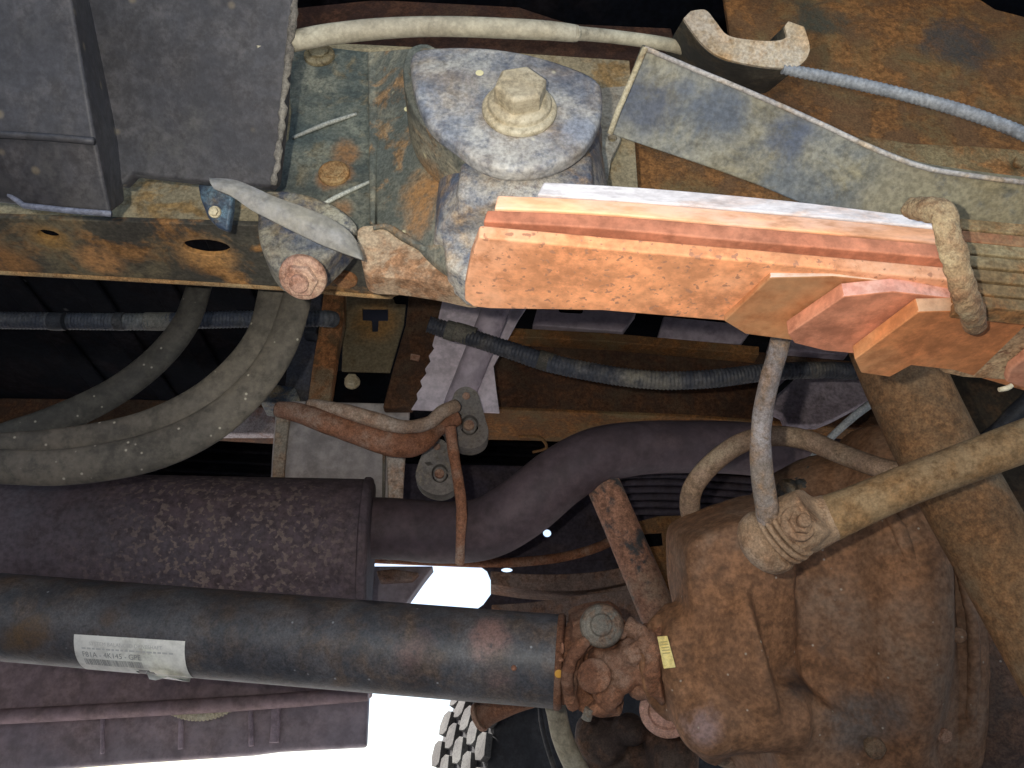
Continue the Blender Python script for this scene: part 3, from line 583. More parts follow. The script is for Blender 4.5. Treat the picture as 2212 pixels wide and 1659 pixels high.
bolt('flanged_bolt', Y(1122, 238, EY0)-EY*.0040, -EY, .0168, M['zinc'], sh, flange=1.22, h=.85, spin=.3)
bolt('hidden_bolt', Y(690, 120, .444), -EY, .0085, metal('dirty_zinc', (.22, .18, .10), (.2, .15, .08), .5, (.3, .26, .16), .4, 60, .6, .4), sh, flange=1.5, h=.5)
lathe('paint_dot', Y(1036, 158, EY0), -EY, [(0, .0028), (.0006, .0026)], M['cream'], sh, 12)
lathe('paint_dot', Y(880, 236, .40), -EY, [(0, .0026), (.0006, .0024)], M['cream'], sh, 12)
# dome rivet rust on flange
bolt('rusty_rivet', Y(722, 375, .444), -EY, .009, metal('rivet_rust', (.34, .18, .07), (.38, .2, .08), .5, (.4, .28, .14), .4, 60, .8, .5), sh, flange=1.3, h=.35)
# grey inner ear behind
_o = plate('inner_ear', [Y(u, v, .455) for u, v in ((1290, 190), (1362, 184), (1345, 240), (1330, 260), (1342, 300), (1320, 345), (1312, 400), (1280, 480), (1180, 480), (1200, 340))], EY*.006, metal('grey_tan_plate', (.30, .26, .20), (.26, .20, .13), .4, (.36, .33, .27), .5, 30, .7, .3), sh, bevel=.001, holes=[[Y(u, v, .455) for u, v in ellipse_px(1323, 297, 10, 8, n=12)]])
plate('inner_rib', [Y(u, v, .44) for u, v in ((1215, 360), (1262, 330), (1290, 400), (1290, 440), (1200, 440))], EY*.012, m_b, sh, bevel=.002)

# ------------------------------------------------------------------ leaf spring
lf = thing('leaf_spring', 'orange scaled leaf spring pack with stepped angular leaf ends, centre right', 'leaf spring')
YN = .325; WD = .066
def leaf(name, top, bot, mat, y0=YN, width=WD, n=6, bev=.0012):
    t = catmull([Y(u, v, y0) for u, v in top], n); b = catmull([Y(u, v, y0) for u, v in bot], n)
    return plate(name, t+list(reversed(b)), EY*width, mat, lf, bevel=bev, seg=3)
leaf('leaf', [(1175, 392), (1400, 405), (1700, 432), (2000, 468), (2300, 500), (2900, 570)], [(1160, 420), (1400, 437), (1700, 462), (2000, 490), (2300, 524), (2900, 594)], M['leaf_top'])
leaf('leaf', [(1075, 421), (1300, 431), (1600, 455), (2000, 492), (2300, 526), (2900, 600)], [(1068, 450), (1300, 461), (1600, 487), (2000, 522), (2300, 554), (2900, 628)], metal('leaf_orange_a', (.88, .44, .24), (.80, .36, .18), .4, (.72, .52, .44), .4, 30, .6, .2, grain=.06, stretch=(.3, 1, 1)))
leaf('leaf', [(1052, 453), (1300, 464), (1600, 489), (2000, 525), (2300, 556), (2900, 630)], [(1044, 478), (1300, 493), (1600, 520), (2000, 554), (2300, 586), (2900, 662)], M['orange_pink'])
# main bottom leaf: outline in its own plane, rounded left corners
plb = floorplane(1030, 512, 1652, 567, YN)
def ZPL(u, v, pl): return PL(u, v, pl)
bm = bmesh.new()
mb = [(1034, 512), (1300, 537), (1652, 567), (2050, 604), (2330, 630), (2900, 690), (2900, 960), (2330, 860), (2100, 790), (1800, 722), (1562, 694), (1300, 672), (1060, 668), (1022, 664), (1004, 650), (1004, 620), (1016, 560)]
plate_bm(bm, [ZPL(u, v, plb) for u, v in mb], EZ*.0085)
finish('leaf', bm, M['orange'], lf, .0015)
# stepped short leaves: (near edge polyline px, end outline) each 12 mm lower than the one above
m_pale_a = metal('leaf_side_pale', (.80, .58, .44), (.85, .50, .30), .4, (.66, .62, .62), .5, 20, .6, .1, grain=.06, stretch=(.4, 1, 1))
def short_leaf(px, y_near, near_a, near_b, th, mat, side):
    p = floorplane(*near_a, *near_b, y_near)
    bm = bmesh.new(); plate_bm(bm, [PL(u, v, p) for u, v in px], EZ*th); bmesh.ops.recalc_face_normals(bm, faces=bm.faces)
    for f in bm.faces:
        if f.normal.y < -.9: f.material_index = 1       # near side coloured brighter, standing in for flash light on it
    return finish('leaf', bm, [mat, side], lf, .0009)
m_side_b = metal('leaf_side_pink', (.74, .34, .26), (.64, .27, .19), .45, (.72, .46, .38), .4, 30, .6, .1, grain=.06)
m_side_c = metal('leaf_side_orange', (.66, .36, .20), (.56, .28, .15), .45, (.6, .4, .26), .4, 30, .7, .1, grain=.06)
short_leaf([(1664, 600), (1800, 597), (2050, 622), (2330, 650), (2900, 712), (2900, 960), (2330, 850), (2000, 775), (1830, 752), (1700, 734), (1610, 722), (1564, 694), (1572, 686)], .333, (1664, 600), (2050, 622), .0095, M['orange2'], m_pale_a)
short_leaf([(1822, 641), (1930, 630), (2060, 645), (2330, 672), (2900, 735), (2900, 960), (2330, 855), (2000, 790), (1842, 764), (1780, 758), (1716, 742), (1702, 722)], .333, (1822, 641), (2060, 645), .0090, M['orange_pink'], m_side_b)
short_leaf([(1984, 674), (2070, 672), (2330, 700), (2900, 760), (2900, 985), (2330, 880), (2060, 800), (1968, 790), (1922, 815), (1860, 806), (1846, 776)], .332, (1984, 674), (2070, 672), .0090, M['orange2'], m_side_c)
# speckled tan end continuing right of the clamp
bm = bmesh.new(); p = floorplane(2120, 655, 2330, 680, .333)
plate_bm(bm, [PL(u, v, p) for u, v in ((2120, 690), (2330, 640), (2900, 720), (2900, 940), (2330, 850), (2212, 824), (2080, 816), (2036, 806), (2020, 790), (2080, 735))], EZ*.008); finish('leaf', bm, metal('tan_speckled_leaf', (.40, .26, .15), (.30, .16, .08), .45, (.45, .33, .2), .4, 50, .8, .6, pits=(160, .40, (.22, .12, .07))), lf, .0015)
bm = bmesh.new(); p = floorplane(2120, 655, 2330, 680, .325)
plate_bm(bm, [PL(u, v, p) for u, v in ((2180, 800), (2230, 760), (2330, 740), (2900, 800), (2900, 950), (2330, 860), (2212, 840), (2172, 826))], EZ*.006); finish('leaf', bm, M['orange_pink'], lf, .0015)
o = tube('clip_end', [(2158, 842, .43, 5), (2176, 838, .43, 6), (2186, 832, .43, 5)], M['zinc'], lf, seg=10)
# right-hand olive side of pack, in front of the bright leaves beyond the clamp
for k, (v0, c) in enumerate(((470, 'spring_olive'), (496, 'orange_pink'), (520, 'spring_olive'), (548, 'spring_olive'), (577, 'spring_olive'), (606, 'spring_olive'), (634, 'spring_olive'))):
    plate('leaf_side', [Y(u, v, .322) for u, v in ((2075, v0), (2350, v0+26), (2900, v0+90), (2900, v0+114), (2350, v0+50), (2075, v0+24))], EY*.012, M[c] if k != 1 else metal('dark_orange', (.40, .15, .07), (.34, .14, .06), .5, (.34, .2, .1), .4, 30, .8, .4), lf, bevel=.001)
cl = lf
tube('rebound_clamp', [(1968, 452, .40, 22), (2008, 452, .385, 27), (2038, 466, .378, 29), (2050, 515, .376, 29), (2066, 570, .376, 29), (2082, 630, .38, 29), (2098, 672, .392, 29), (2106, 700, .41, 26)], M['clamp'], lf, n=12, seg=32, wob=.08, rough=(.0028, .005), squash=.65)

# upper blue strap leaf
up_t = [(1392, 104), (1500, 150), (1620, 200), (1760, 262), (1880, 318), (1990, 360), (2100, 380), (2300, 405), (2900, 480)]
dt = [.46, .458, .455, .45, .445, .44, .435, .43, .40]
up_b = [(1318, 290), (1400, 318), (1530, 362), (1640, 402), (1760, 450), (1880, 475), (2050, 500), (2300, 530), (2900, 610)]
Tt = catmull([D(u, v, d) for (u, v), d in zip(up_t, dt)], 5); Bb = catmull([D(u, v, d+.02) for (u, v), d in zip(up_b, dt)], 5)
us = thing('overload_leaf', 'blue-grey flat overload leaf slanting down to the right above the orange spring', 'leaf spring')
bm = bmesh.new(); off = FW*.004+UP*.006
vt = [bm.verts.new(p) for p in Tt]; vb = [bm.verts.new(p) for p in Bb]; vt2 = [bm.verts.new(p+off+FW*.004) for p in Tt]; vb2 = [bm.verts.new(p+off+FW*.004) for p in Bb]
for i in range(len(Tt)-1):
    bm.faces.new((vt[i], vt[i+1], vb[i+1], vb[i])); bm.faces.new((vt2[i], vb2[i], vb2[i+1], vt2[i+1]))
    bm.faces.new((vt[i], vt2[i], vt2[i+1], vt[i+1])); bm.faces.new((vb[i], vb[i+1], vb2[i+1], vb2[i]))
bm.faces.new((vt[0], vb[0], vb2[0], vt2[0])); bm.faces.new((vt[-1], vt2[-1], vb2[-1], vb[-1]))
_ss = [(D(1400, 220, .47), .020, (.045, .06, .10)), (D(1560, 250, .47), .022, (.05, .07, .11)), (D(1700, 290, .46), .016, (.05, .07, .12)), (D(1480, 190, .47), .012, (.06, .08, .12)), (D(2100, 440, .45), .05, (.24, .20, .12)), (D(1980, 430, .45), .03, (.22, .20, .14))]
finish('leaf_plate', bm, metal('strap_blue_grey2', (.095, .115, .135), (.19, .17, .11), .42, (.25, .25, .21), .5, 26, .6, .4, soft=.14, spots=_ss), us, .001)
bm = bmesh.new(); sweep_bm(bm, [p-FW*.0002 for p in Tt], .0015, 8); finish('worn_edge', bm, metal('pale_worn_edge', (.34, .32, .31), (.36, .28, .20), .4, (.42, .40, .38), .5, 40, .6, .3), us)
bm = bmesh.new(); sweep_bm(bm, [D(u, v, d) for u, v, d in ((1394, 103, .458), (1365, 170, .463), (1335, 240, .47), (1318, 288, .478))], .0018, 8); finish('end_edge', bm, metal('end_edge_tan', (.34, .29, .18), (.36, .25, .13), .4, (.4, .36, .26), .5, 50, .7, .4), us)

# ------------------------------------------------------------------ saddle (bump stop cup)
sa = thing('bump_stop_cup', 'black curved saddle bracket with a worn tan rim, top right of centre', 'bracket')
path = [(1478, 38), (1500, 30), (1520, 44), (1540, 72), (1568, 92), (1620, 104), (1670, 106), (1708, 98), (1716, 78), (1702, 58)]
outp = [(1452, 60), (1478, 48), (1506, 82), (1535, 112), (1580, 134), (1640, 148), (1700, 148), (1738, 130), (1744, 90), (1728, 62)]
dd = .50
inn = catmull([D(u, v, dd) for u, v in [(1490, 28), (1522, 26), (1545, 52), (1570, 80), (1620, 90), (1670, 92), (1695, 84), (1692, 62), (1700, 50)]], 6)
ou = catmull([D(u, v, dd) for u, v in [(1474, 44), (1492, 70), (1520, 104), (1556, 128), (1610, 142), (1670, 150), (1722, 146), (1746, 112), (1734, 62)]], 6)
vec = D(1570, 185, .56)-D(1625, 130, dd)
_m = metal('saddle_black', (.035, .036, .034), (.09, .07, .045), .4, (.14, .13, .10), .4, 30, .6, .4)
plate('cup_wall', inn+list(reversed(ou)), vec, _m, sa, bevel=.001)
plate('cup_rim', [p-FW*.003 for p in inn]+list(reversed([p-FW*.003 for p in ou])), FW*.0028, metal('tan_rim', (.34, .25, .15), (.38, .22, .09), .5, (.38, .33, .27), .5, 40, .7, .5), sa, bevel=.0012)

# ------------------------------------------------------------------ cables top
o = tube('beige_cable', [(560, 105, .50, 22), (620, 92, .50, 22), (700, 76, .50, 22), (800, 64, .50, 22), (900, 58, .50, 21), (1000, 58, .50, 21), (1100, 62, .50, 21), (1180, 66, .50, 20), (1240, 72, .505, 18), (1245, 72, .505, 15), (1330, 80, .52, 14), (1440, 96, .53, 14), (1520, 118, .55, 13)], M['beige_hose'], None, n=10, seg=24)
tag(o, 'pale beige dusty cable sheath arching across the top left', 'cable')
o = tube('corrugated_conduit', [(1690, 148, .50, 11), (1730, 156, .50, 12), (1830, 176, .50, 13), (1950, 204, .49, 13), (2080, 240, .48, 14), (2180, 276, .47, 14), (2300, 325, .46, 15), (2600, 420, .45, 15), (2900, 540, .45, 15)], M['grey_cable'], None, n=16, corr=(.0030, .00016))
tag(o, 'grey corrugated conduit across the brown rusty frame, top right', 'conduit')

# ------------------------------------------------------------------ black plastic shield
ps = thing('plastic_shield', 'large black plastic tank shield with a raised rib, top left corner', 'shield')
plsh = .40
def PS(u, v, d): return D(u, v, d)
main = [(140, -120), (650, -120), (632, 0), (626, 60), (622, 100), (618, 160), (613, 250), (604, 330), (596, 392), (584, 404), (560, 402), (430, 392), (340, 382), (285, 375), (276, 385), (262, 400), (200, 380)]
plate('shield_panel', [PS(u, v, .50+.00006*(v-200)) for u, v in main], FW*.012, M['plastic'], ps, bevel=.002)
bm = bmesh.new()
fr0 = [PS(-700, -120, .44), PS(135, -120, .44), PS(205, 296, .455), PS(-20, 284, .455), PS(-700, 280, .455)]
lo0 = [PS(50, 444, .475), PS(240, 462, .475)]
bk = [PS(185, -120, .505), PS(262, 310, .515), PS(268, 440, .515)]
v = [bm.verts.new(p) for p in fr0+lo0+bk]
fL = bm.verts.new(PS(-700, 330, .5)); bB = bm.verts.new(PS(60, 446, .52)); bA = bm.verts.new(PS(-700, -120, .52)); bC = bm.verts.new(PS(-700, 330, .52))
bm.faces.new((v[0], v[1], v[2], v[3], v[4]))
bm.faces.new((v[3], v[2], v[6], v[5]))
bm.faces.new((v[1], v[7], v[8], v[2])); bm.faces.new((v[2], v[8], v[9], v[6]))
bm.faces.new((v[4], v[3], v[5], fL)); bm.faces.new((v[5], v[6], v[9], bB)); bm.faces.new((fL, v[5], bB, bC))
finish('raised_rib', bm, M['plastic'], ps, .004, 4)
# ragged right edge
bm = bmesh.new(); random.seed(3)
ed = []
for i in range(40):
    t = i/39; vv = -100+500*t; uu = 648-54*t+random.uniform(-4, 2)
    ed.append(PS(uu, vv, .497+.00003*(vv-200)))
sweep_bm(bm, ed, [.0022+random.uniform(-.0008, .0008) for _ in ed], 6); finish('ragged_edge', bm, metal('scuffed_plastic', (.14, .125, .11), (.1, .09, .08), .4, (.2, .18, .15), .4, 60, .8, .6), ps)
bm = bmesh.new(); sweep_bm(bm, [PS(u, v_, .4735) for u, v_ in ((20, 420), (52, 444), (140, 454), (240, 462))], .0018, 8); finish('pale_edge', bm, metal('pale_plastic_edge', (.14, .15, .20), (.12, .12, .15), .4, (.18, .19, .24), .4, 40, .5, .2), ps)
for (u, v_) in ((380, 330),):
    pass
bm = bmesh.new(); sweep_bm(bm, catmull([PS(u, v_, .4525) for u, v_ in ((-140, 286), (-20, 290), (100, 296), (203, 305))], 3), .0022, 8); finish('crease', bm, M['plastic'], ps)

# small bracket, strap, cone bracket below the shield
sbk = plate('small_clip', [D(u, v, .53) for u, v in ((426, 396), (470, 392), (503, 396), (500, 450), (492, 500), (470, 492), (448, 470), (432, 430))], FW*.008, metal('clip_blue', (.035, .05, .085), (.14, .12, .10), .3, (.16, .27, .36), .45, 60, .4, .5), None, bevel=.002)
tag(sbk, 'small blue painted clip just under the black shield', 'clip')
bolt('clip_rivet', D(464, 458, .529), -FW, .003, M['zinc'], sbk)
o = thing('support_strap', 'pale beige tapered strap slanting down from under the shield to the cone bracket', 'strap')
a_ = [(452, 384), (505, 388), (548, 404), (592, 424), (650, 445), (710, 470), (750, 496), (770, 522), (784, 556)]; b_ = [(462, 408), (500, 424), (540, 452), (575, 470), (612, 489), (655, 510), (700, 531), (742, 547), (782, 561)]
PA = catmull([D(u, v, .50) for u, v in a_], 5); PB = catmull([D(u, v, .495) for u, v in b_], 5)
bm = bmesh.new(); rows = []
for p, q_ in zip(PA, PB):
    mid = (p+q_)/2-FW*(q_-p).length*.35
    row = []
    for k in range(9):
        t = k/8; row.append(bm.verts.new(p.lerp(q_, t)-FW*math.sin(math.pi*t)*(q_-p).length*.24))
    row += [bm.verts.new(q_+FW*.006), bm.verts.new(p+FW*.006)]; rows.append(row)
for r1, r2 in zip(rows, rows[1:]):
    for k in range(11): bm.faces.new((r1[k], r1[(k+1) % 11], r2[(k+1) % 11], r2[k]))
bm.faces.new(rows[0]); bm.faces.new(list(reversed(rows[-1])))
finish('strap_body', bm, M['strap_tan'], o, .0006)
cn = thing('cone_bracket', 'dark blue scuffed cup bracket with a rusty bolt at its tip, below the strap', 'bracket')
_cup = smooth_px([(582, 470), (576, 520), (578, 565), (592, 606), (618, 636), (655, 648), (698, 632), (738, 596), (764, 566), (782, 540), (740, 500), (660, 470)], 4)
plate('cup', [Y(u, v, .455) for u, v in _cup], -EY*.028, metal('cone_blue', (.06, .075, .12), (.28, .22, .14), .42, (.36, .34, .27), .48, 44, .55, .45, soft=.12), cn, bevel=.009, seg=6)
bolt('cup_bolt', Y(655, 598, .414), -EZ-EY*.55, .0110, M['bolt_rust'], cn, flange=1.4, h=.6, stud=.35)
bolt('flange_rivet', PL(745, 600, pl)-EZ*.001, -EZ, .008, metal('orange_rivet', (.42, .19, .08), (.5, .24, .1), .5, (.45, .3, .15), .3, 60, .8, .5), fr_, flange=1.3, h=.4)

# ------------------------------------------------------------------ hoses on the left
o = tube('black_hose', [(445, 570, .82, 26), (430, 620, .80, 27), (400, 700, .79, 29), (340, 775, .78, 30), (250, 845, .77, 31), (140, 900, .76, 33), (40, 935, .75, 32), (-90, 965, .74, 30), (-460, 980, .70, 30)], M['hose_dark'], None, n=10, seg=28, squash=.5)
tag(o, 'single thinner black rubber hose curving down left, speckled with dirt', 'hose')
dh = thing('double_hose', 'thick double-walled dusty black hose sweeping from the rail to the left edge', 'hose')
tube('upper_tube', [(600, 560, .78, 36), (592, 640, .77, 36), (568, 730, .76, 38), (510, 810, .75, 40), (420, 880, .74, 40), (300, 930, .73, 38), (150, 960, .72, 38), (0, 972, .71, 38), (-120, 975, .70, 38), (-500, 940, .68, 38)], M['hose'], dh, n=10, seg=32, squash=.45)
tube('lower_tube', [(650, 570, .77, 30), (640, 650, .76, 32), (606, 750, .75, 34), (545, 840, .74, 36), (450, 920, .73, 40), (320, 978, .715, 42), (150, 1008, .70, 40), (0, 1008, .69, 38), (-120, 1000, .68, 38), (-500, 965, .66, 38)], M['hose'], dh, n=10, seg=32, squash=.45)
o = tube('black_loom', [(-700, 680, 1.16, 18), (-120, 690, 1.14, 18), (0, 692, 1.13, 18), (150, 694, 1.13, 18), (300, 695, 1.12, 18), (420, 692, 1.12, 18), (560, 689, 1.12, 18), (690, 688, 1.13, 18), (720, 690, 1.15, 17)], metal('loom_left', (.045, .052, .075), (.08, .085, .10), .35, (.14, .14, .14), .35, 20, .55, .2), None, n=20, corr=(.0050, .0005))
tag(o, 'straight black corrugated loom running left to right behind the curved hoses', 'loom')
for (u, w) in ((345, 30), (125, 16), (260, 10)):
    tube('tape_wrap', [(u-w, 694, 1.12, 19.5), (u, 694.5, 1.12, 20), (u+w, 694, 1.12, 19.5)], M['loom'] if w < 30 else metal('tape', (.13, .125, .12), (.1, .1, .1), .4, (.18, .17, .15), .5, 40, .7, .3), o, seg=20)
o = tube('sagging_loom', [(925, 700, .98, 18), (950, 708, .98, 18), (1020, 730, .97, 18), (1100, 756, .96, 19), (1180, 782, .95, 20), (1260, 800, .94, 20), (1350, 815, .93, 20), (1440, 822, .93, 20), (1540, 818, .93, 20), (1640, 806, .94, 19), (1740, 800, .95, 18), (1850, 802, .97, 18), (1960, 815, 1.0, 18)], metal('loom_mid', (.04, .045, .062), (.075, .075, .085), .35, (.17, .155, .13), .42, 24, .55, .25), None, n=20, corr=(.0045, .0004))
tag(o, 'long black corrugated loom sagging across the middle below the orange spring', 'loom')
for (u, v, d, s) in ((1004, 722, .973, 22), (1180, 781, .95, 18), (975, 715, .976, 12)):
    sl = .30
    tube('tape_wrap', [(u-s, v-s*sl, d, 21), (u, v, d, 21.5), (u+s, v+s*sl, d, 21)], metal('tape_grey', (.06, .057, .05), (.09, .08, .07), .4, (.15, .135, .11), .5, 50, .8, .5), o, seg=20)

# ------------------------------------------------------------------ driveshaft
ds = thing('driveshaft', 'thick black and rusty driveshaft tube running along the bottom left to the universal joint', 'driveshaft')
SA = D(-700, 1275, .953); SB = D(1232, 1430, .85); sax = (SB-SA).normalized(); SL = (SB-SA).length; SR = .0475
lathe('shaft_tube', SA, sax, [(0, SR), (SL*.25, SR), (SL*.5, SR), (SL*.75, SR), (SL*.985, SR), (SL*.99, SR*1.0)], M['shaft'], ds, seg=96, bevel=0)
lathe('weld_bead', SA+sax*(SL*.985), sax, [(0, SR*.98), (.002, SR*1.03), (.006, SR*1.035), (.009, SR*.98)], M['yoke'], ds, seg=48, bevel=0)
bm = bmesh.new()
# balance weights / weld pads
for u, v_, a_, b_ in ((1215, 1400, 4, 12), (1110, 1443, 6, 6), (1212, 1425, 6, 4)):
    ell(bm, u, v_, .795, a_, b_, .004)
finish('weld_spatter', bm, M['rod_rust'], ds)
def cyl_hit(u, v_, R):
    r = ray(u, v_).normalized(); o_ = CAM-SA
    dn = r-sax*r.dot(sax); on = o_-sax*o_.dot(sax)
    a = dn.dot(dn); b = 2*dn.dot(on); c = on.dot(on)-R*R; disc = b*b-4*a*c
    if disc < 0: disc = 0
    return CAM+r*((-b-math.sqrt(disc))/(2*a))
def to_ta(p):
    q_ = p-SA; t = q_.dot(sax); n = (q_-sax*t); return t, math.atan2(n.dot(cy_), n.dot(cx_))
cx_ = (-FW-sax*(-FW).dot(sax)).normalized(); cy_ = sax.cross(cx_)
def from_ta(t, a, R): return SA+sax*t+(cx_*math.cos(a)+cy_*math.sin(a))*R
RL = SR+.0007
t0, a0 = to_ta(cyl_hit(160, 1370, RL)); t1, a1 = to_ta(cyl_hit(400, 1385, RL)); _, aB = to_ta(cyl_hit(280, 1440, RL)); sgn = 1 if aB > a0 else -1
AH = sgn*math.radians(66)
def lab(s, w_, R): return from_ta(t0+(t1-t0)*s-(.002)*w_*0, (a0+(a1-a0)*s)+AH*w_, R)
bm = bmesh.new(); NX, NY = 30, 16; grid = {}
for i in range(NX+1):
    for j in range(NY+1):
        s, w_ = i/NX, j/NY
        if w_ > .75 and .42 < s < .66: continue_ = True
        grid[i, j] = bm.verts.new(lab(s, w_, RL))
for i in range(NX):
    for j in range(NY):
        s, w_ = (i+.5)/NX, (j+.5)/NY
        if w_ > .84-.10*math.cos((s-.57)/.085*math.pi/2) and abs(s-.57) < .085: continue
        bm.faces.new((grid[i, j], grid[i+1, j], grid[i+1, j+1], grid[i, j+1]))
for v_ in [v for v in bm.verts if not v.link_faces]: bm.verts.remove(v_)
stk = finish('sticker', bm, M['sticker'], ds); stk['label'] = 'white torn paper sticker with printed code'
# torn flap
bm = bmesh.new(); fpts = [lab(.60, .86, RL+.001), lab(.98, .97, RL+.001), lab(.96, 1.04, RL+.004), D(362, 1462, .825), D(336, 1470, .822), D(322, 1467, .822), D(316, 1450, .822)]
c = sum(fpts, Vector())/len(fpts)-FW*.003; cv = bm.verts.new(c); vs = [bm.verts.new(p) for p in fpts]
for i in range(len(vs)): bm.faces.new((cv, vs[i], vs[(i+1) % len(vs)]))
finish('torn_flap', bm, M['sticker'], stk, smooth=True)
def text_on(txt, s0, w0, s1, hgt, mat, name):
    cu = bpy.data.curves.new('t', 'FONT'); cu.body = txt; cu.size = 1
    to = bpy.data.objects.new('t', cu); COL.objects.link(to); dg = bpy.context.evaluated_depsgraph_get(); me = bpy.data.meshes.new_from_object(to.evaluated_get(dg))
    bpy.data.objects.remove(to); xs = [v.co.x for v in me.vertices]; ys = [v.co.y for v in me.vertices]; x0, x1, y0, y1 = min(xs), max(xs), min(ys), max(ys)
    for v in me.vertices:
        s = s0+(s1-s0)*(v.co.x-x0)/(x1-x0); w_ = w0+hgt*(1-(v.co.y-y0)/(y1-y0)); v.co = lab(s, w_, RL+.0003)
    me.name = name; return link(name, me, mat, stk, False)
text_on('SYSTEM BALANCED DRIVESHAFT', .14, .12, .80, .07, M['ink_light'], 'lettering')
text_on('F81A - 4K145 - GPE', .07, .33, .60, .12, M['ink'], 'part_number')
bm = bmesh.new(); random.seed(11)
def quad(s0, s1, w0, w1):
    vs = [bm.verts.new(lab(s, w_, RL+.0003)) for s, w_ in ((s0, w0), (s1, w0), (s1, w1), (s0, w1))]; bm.faces.new(vs)
s = .07
while s < .60:
    wd = random.choice((.003, .005, .009)); quad(s, s+wd, .50, .68); s += wd+random.choice((.003, .004, .007))
s = .07
link_me = bpy.data.meshes.new('barcode'); bm.to_mesh(link_me); bm.free(); link('barcode', link_me, M['ink'], stk, False)
bm = bmesh.new(); s = .07
while s < .86:
    wd = random.uniform(.02, .05); quad(s, s+wd, .24, .275); s += wd+.012
link_me = bpy.data.meshes.new('fine_print'); bm.to_mesh(link_me); bm.free(); link('fine_print', link_me, M['ink_light'], stk, False)

# ------------------------------------------------------------------ universal joint
uj = thing('universal_joint', 'heavily rusted universal joint and yokes between driveshaft and differential', 'universal joint')
def yoke1(bm):
    cyl(bm, (1222, 1428, .85), (1262, 1434, .845), 89, 84)
    plate_bm(bm, [D(u, v, .815) for u, v in ((1236, 1347), (1285, 1326), (1330, 1326), (1352, 1342), (1340, 1368), (1290, 1392), (1262, 1420), (1256, 1462), (1268, 1500), (1300, 1522), (1345, 1530), (1340, 1552), (1270, 1548), (1232, 1520))], FW*.05)
    P_ = catmull([D(*p) for p in ((1240, 1536, .805), (1226, 1480, .79), (1236, 1430, .785), (1262, 1395, .785), (1306, 1372, .79), (1350, 1372, .80))], 6); sweep_bm(bm, [p+FW*.008 for p in P_], .0065, 12)
blob('shaft_yoke', yoke1, .0019, M['yoke'], uj, 3, (.005, .014))
def cross_(bm):
    plate_bm(bm, [D(u, v, .825) for u, v in ((1262, 1390), (1350, 1360), (1400, 1380), (1400, 1475), (1350, 1500), (1345, 1545), (1290, 1545), (1262, 1480))], FW*.03)
    ell(bm, 1328, 1432, .81, 42, 40, .02); ell(bm, 1366, 1412, .80, 34, 34, .018); ell(bm, 1300, 1420, .815, 30, 30, .015)
    ell(bm, 1345, 1470, .80, 32, 28, .018); ell(bm, 1312, 1500, .80, 34, 26, .018); ell(bm, 1300, 1530, .805, 34, 16, .012); ell(bm, 1384, 1450, .80, 26, 36, .018)
blob('cross', cross_, .0019, M['yoke'], uj, 3, (.009, .012))
lathe('bearing_cap', D(1300, 1352, .80), D(1294, 1338, .74)-D(1300, 1352, .80), [(0, .0215), (.006, .0215), (.009, .020), (.0105, .0165), (.0095, .0150), (.0095, .011), (.011, .010), (.0105, .004)], M['grey_steel'], uj, 44, rough=(.0016, .01))
lathe('bearing_cap', D(1284, 1460, .79), D(1274, 1454, .70)-D(1284, 1460, .79), [(0, .0165), (.006, .0165), (.0075, .014), (.0060, .010)], M['yoke'], uj, 40, rough=(.002, .01))
def yoke2(bm):
    cyl(bm, (1372, 1425, .83), (1440, 1430, .82), 70, 92)
    P_ = catmull([D(*p) for p in ((1352, 1350, .81), (1390, 1372, .80), (1408, 1410, .785), (1406, 1460, .785), (1385, 1500, .80))], 6); sweep_bm(bm, P_, .009, 12)
    ell(bm, 1392, 1392, .795, 24, 26, .012); ell(bm, 1380, 1488, .80, 24, 20, .012)
blob('pinion_yoke', yoke2, .002, M['yoke'], uj, 3, (.007, .014))
lathe('bright_stub', D(1274, 1530, .80), D(1268, 1548, .80)-D(1274, 1530, .80), [(0, .005), (.012, .005)], M['grey_steel'], uj, 16)
lathe('paint_dot', cyl_hit(1207, 1455, SR+.002), -FW, [(0, .0045), (.0015, .004)], M['amber'], uj, 12)

# ------------------------------------------------------------------ differential
df = thing('differential', 'big rust-brown cast differential housing filling the bottom right', 'differential')
def neck(bm):
    cyl(bm, (1412, 1425, .825), (1432, 1427, .82), 98, 112); cyl(bm, (1432, 1427, .82), (1462, 1428, .82), 126, 118)
    cyl(bm, (1460, 1428, .82), (1500, 1428, .81), 104, 112); cyl(bm, (1476, 1428, .815), (1490, 1428, .812), 120, 120); cyl(bm, (1498, 1428, .81), (1640, 1400, .80), 112, 190)
def housing(bm):
    neck(bm)
    ell(bm, 1830, 1400, .90, 320, 430, .14)
    # shoulder block on the left: rounded box with a lower front edge
    o_ = smooth_px([(1484, 1215), (1490, 1180), (1516, 1160), (1600, 1128), (1680, 1104), (1722, 1110), (1728, 1200), (1722, 1400), (1726, 1500), (1640, 1520), (1560, 1500), (1520, 1440), (1492, 1330)], 4)
    plate_bm(bm, [D(u, v, .775) for u, v in o_], FW*.12)
    ell(bm, 1600, 1320, .79, 120, 190, .028)
    # main bowl, right of the valley
    ell(bm, 1865, 1330, .865, 128, 420, .138, -4); ell(bm, 1830, 1560, .87, 130, 180, .115, 14)
    # arm below with its rounded nose
    cyl(bm, (1530, 1556, .765), (1735, 1545, .765), 72, 70); ell(bm, 1528, 1556, .765, 72, 76, .034)
    ell(bm, 1500, 1485, .80, 70, 70, .045); ell(bm, 1600, 1480, .79, 90, 80, .03); cyl(bm, (1535, 1600, .775), (1560, 1640, .775), 50, 30)
    plate_bm(bm, [D(u, v, .755) for u, v in ((1600, 1490), (1740, 1478), (1790, 1530), (1900, 1570), (2030, 1640), (2080, 1760), (1700, 1760), (1680, 1620), (1600, 1616))], FW*.07)
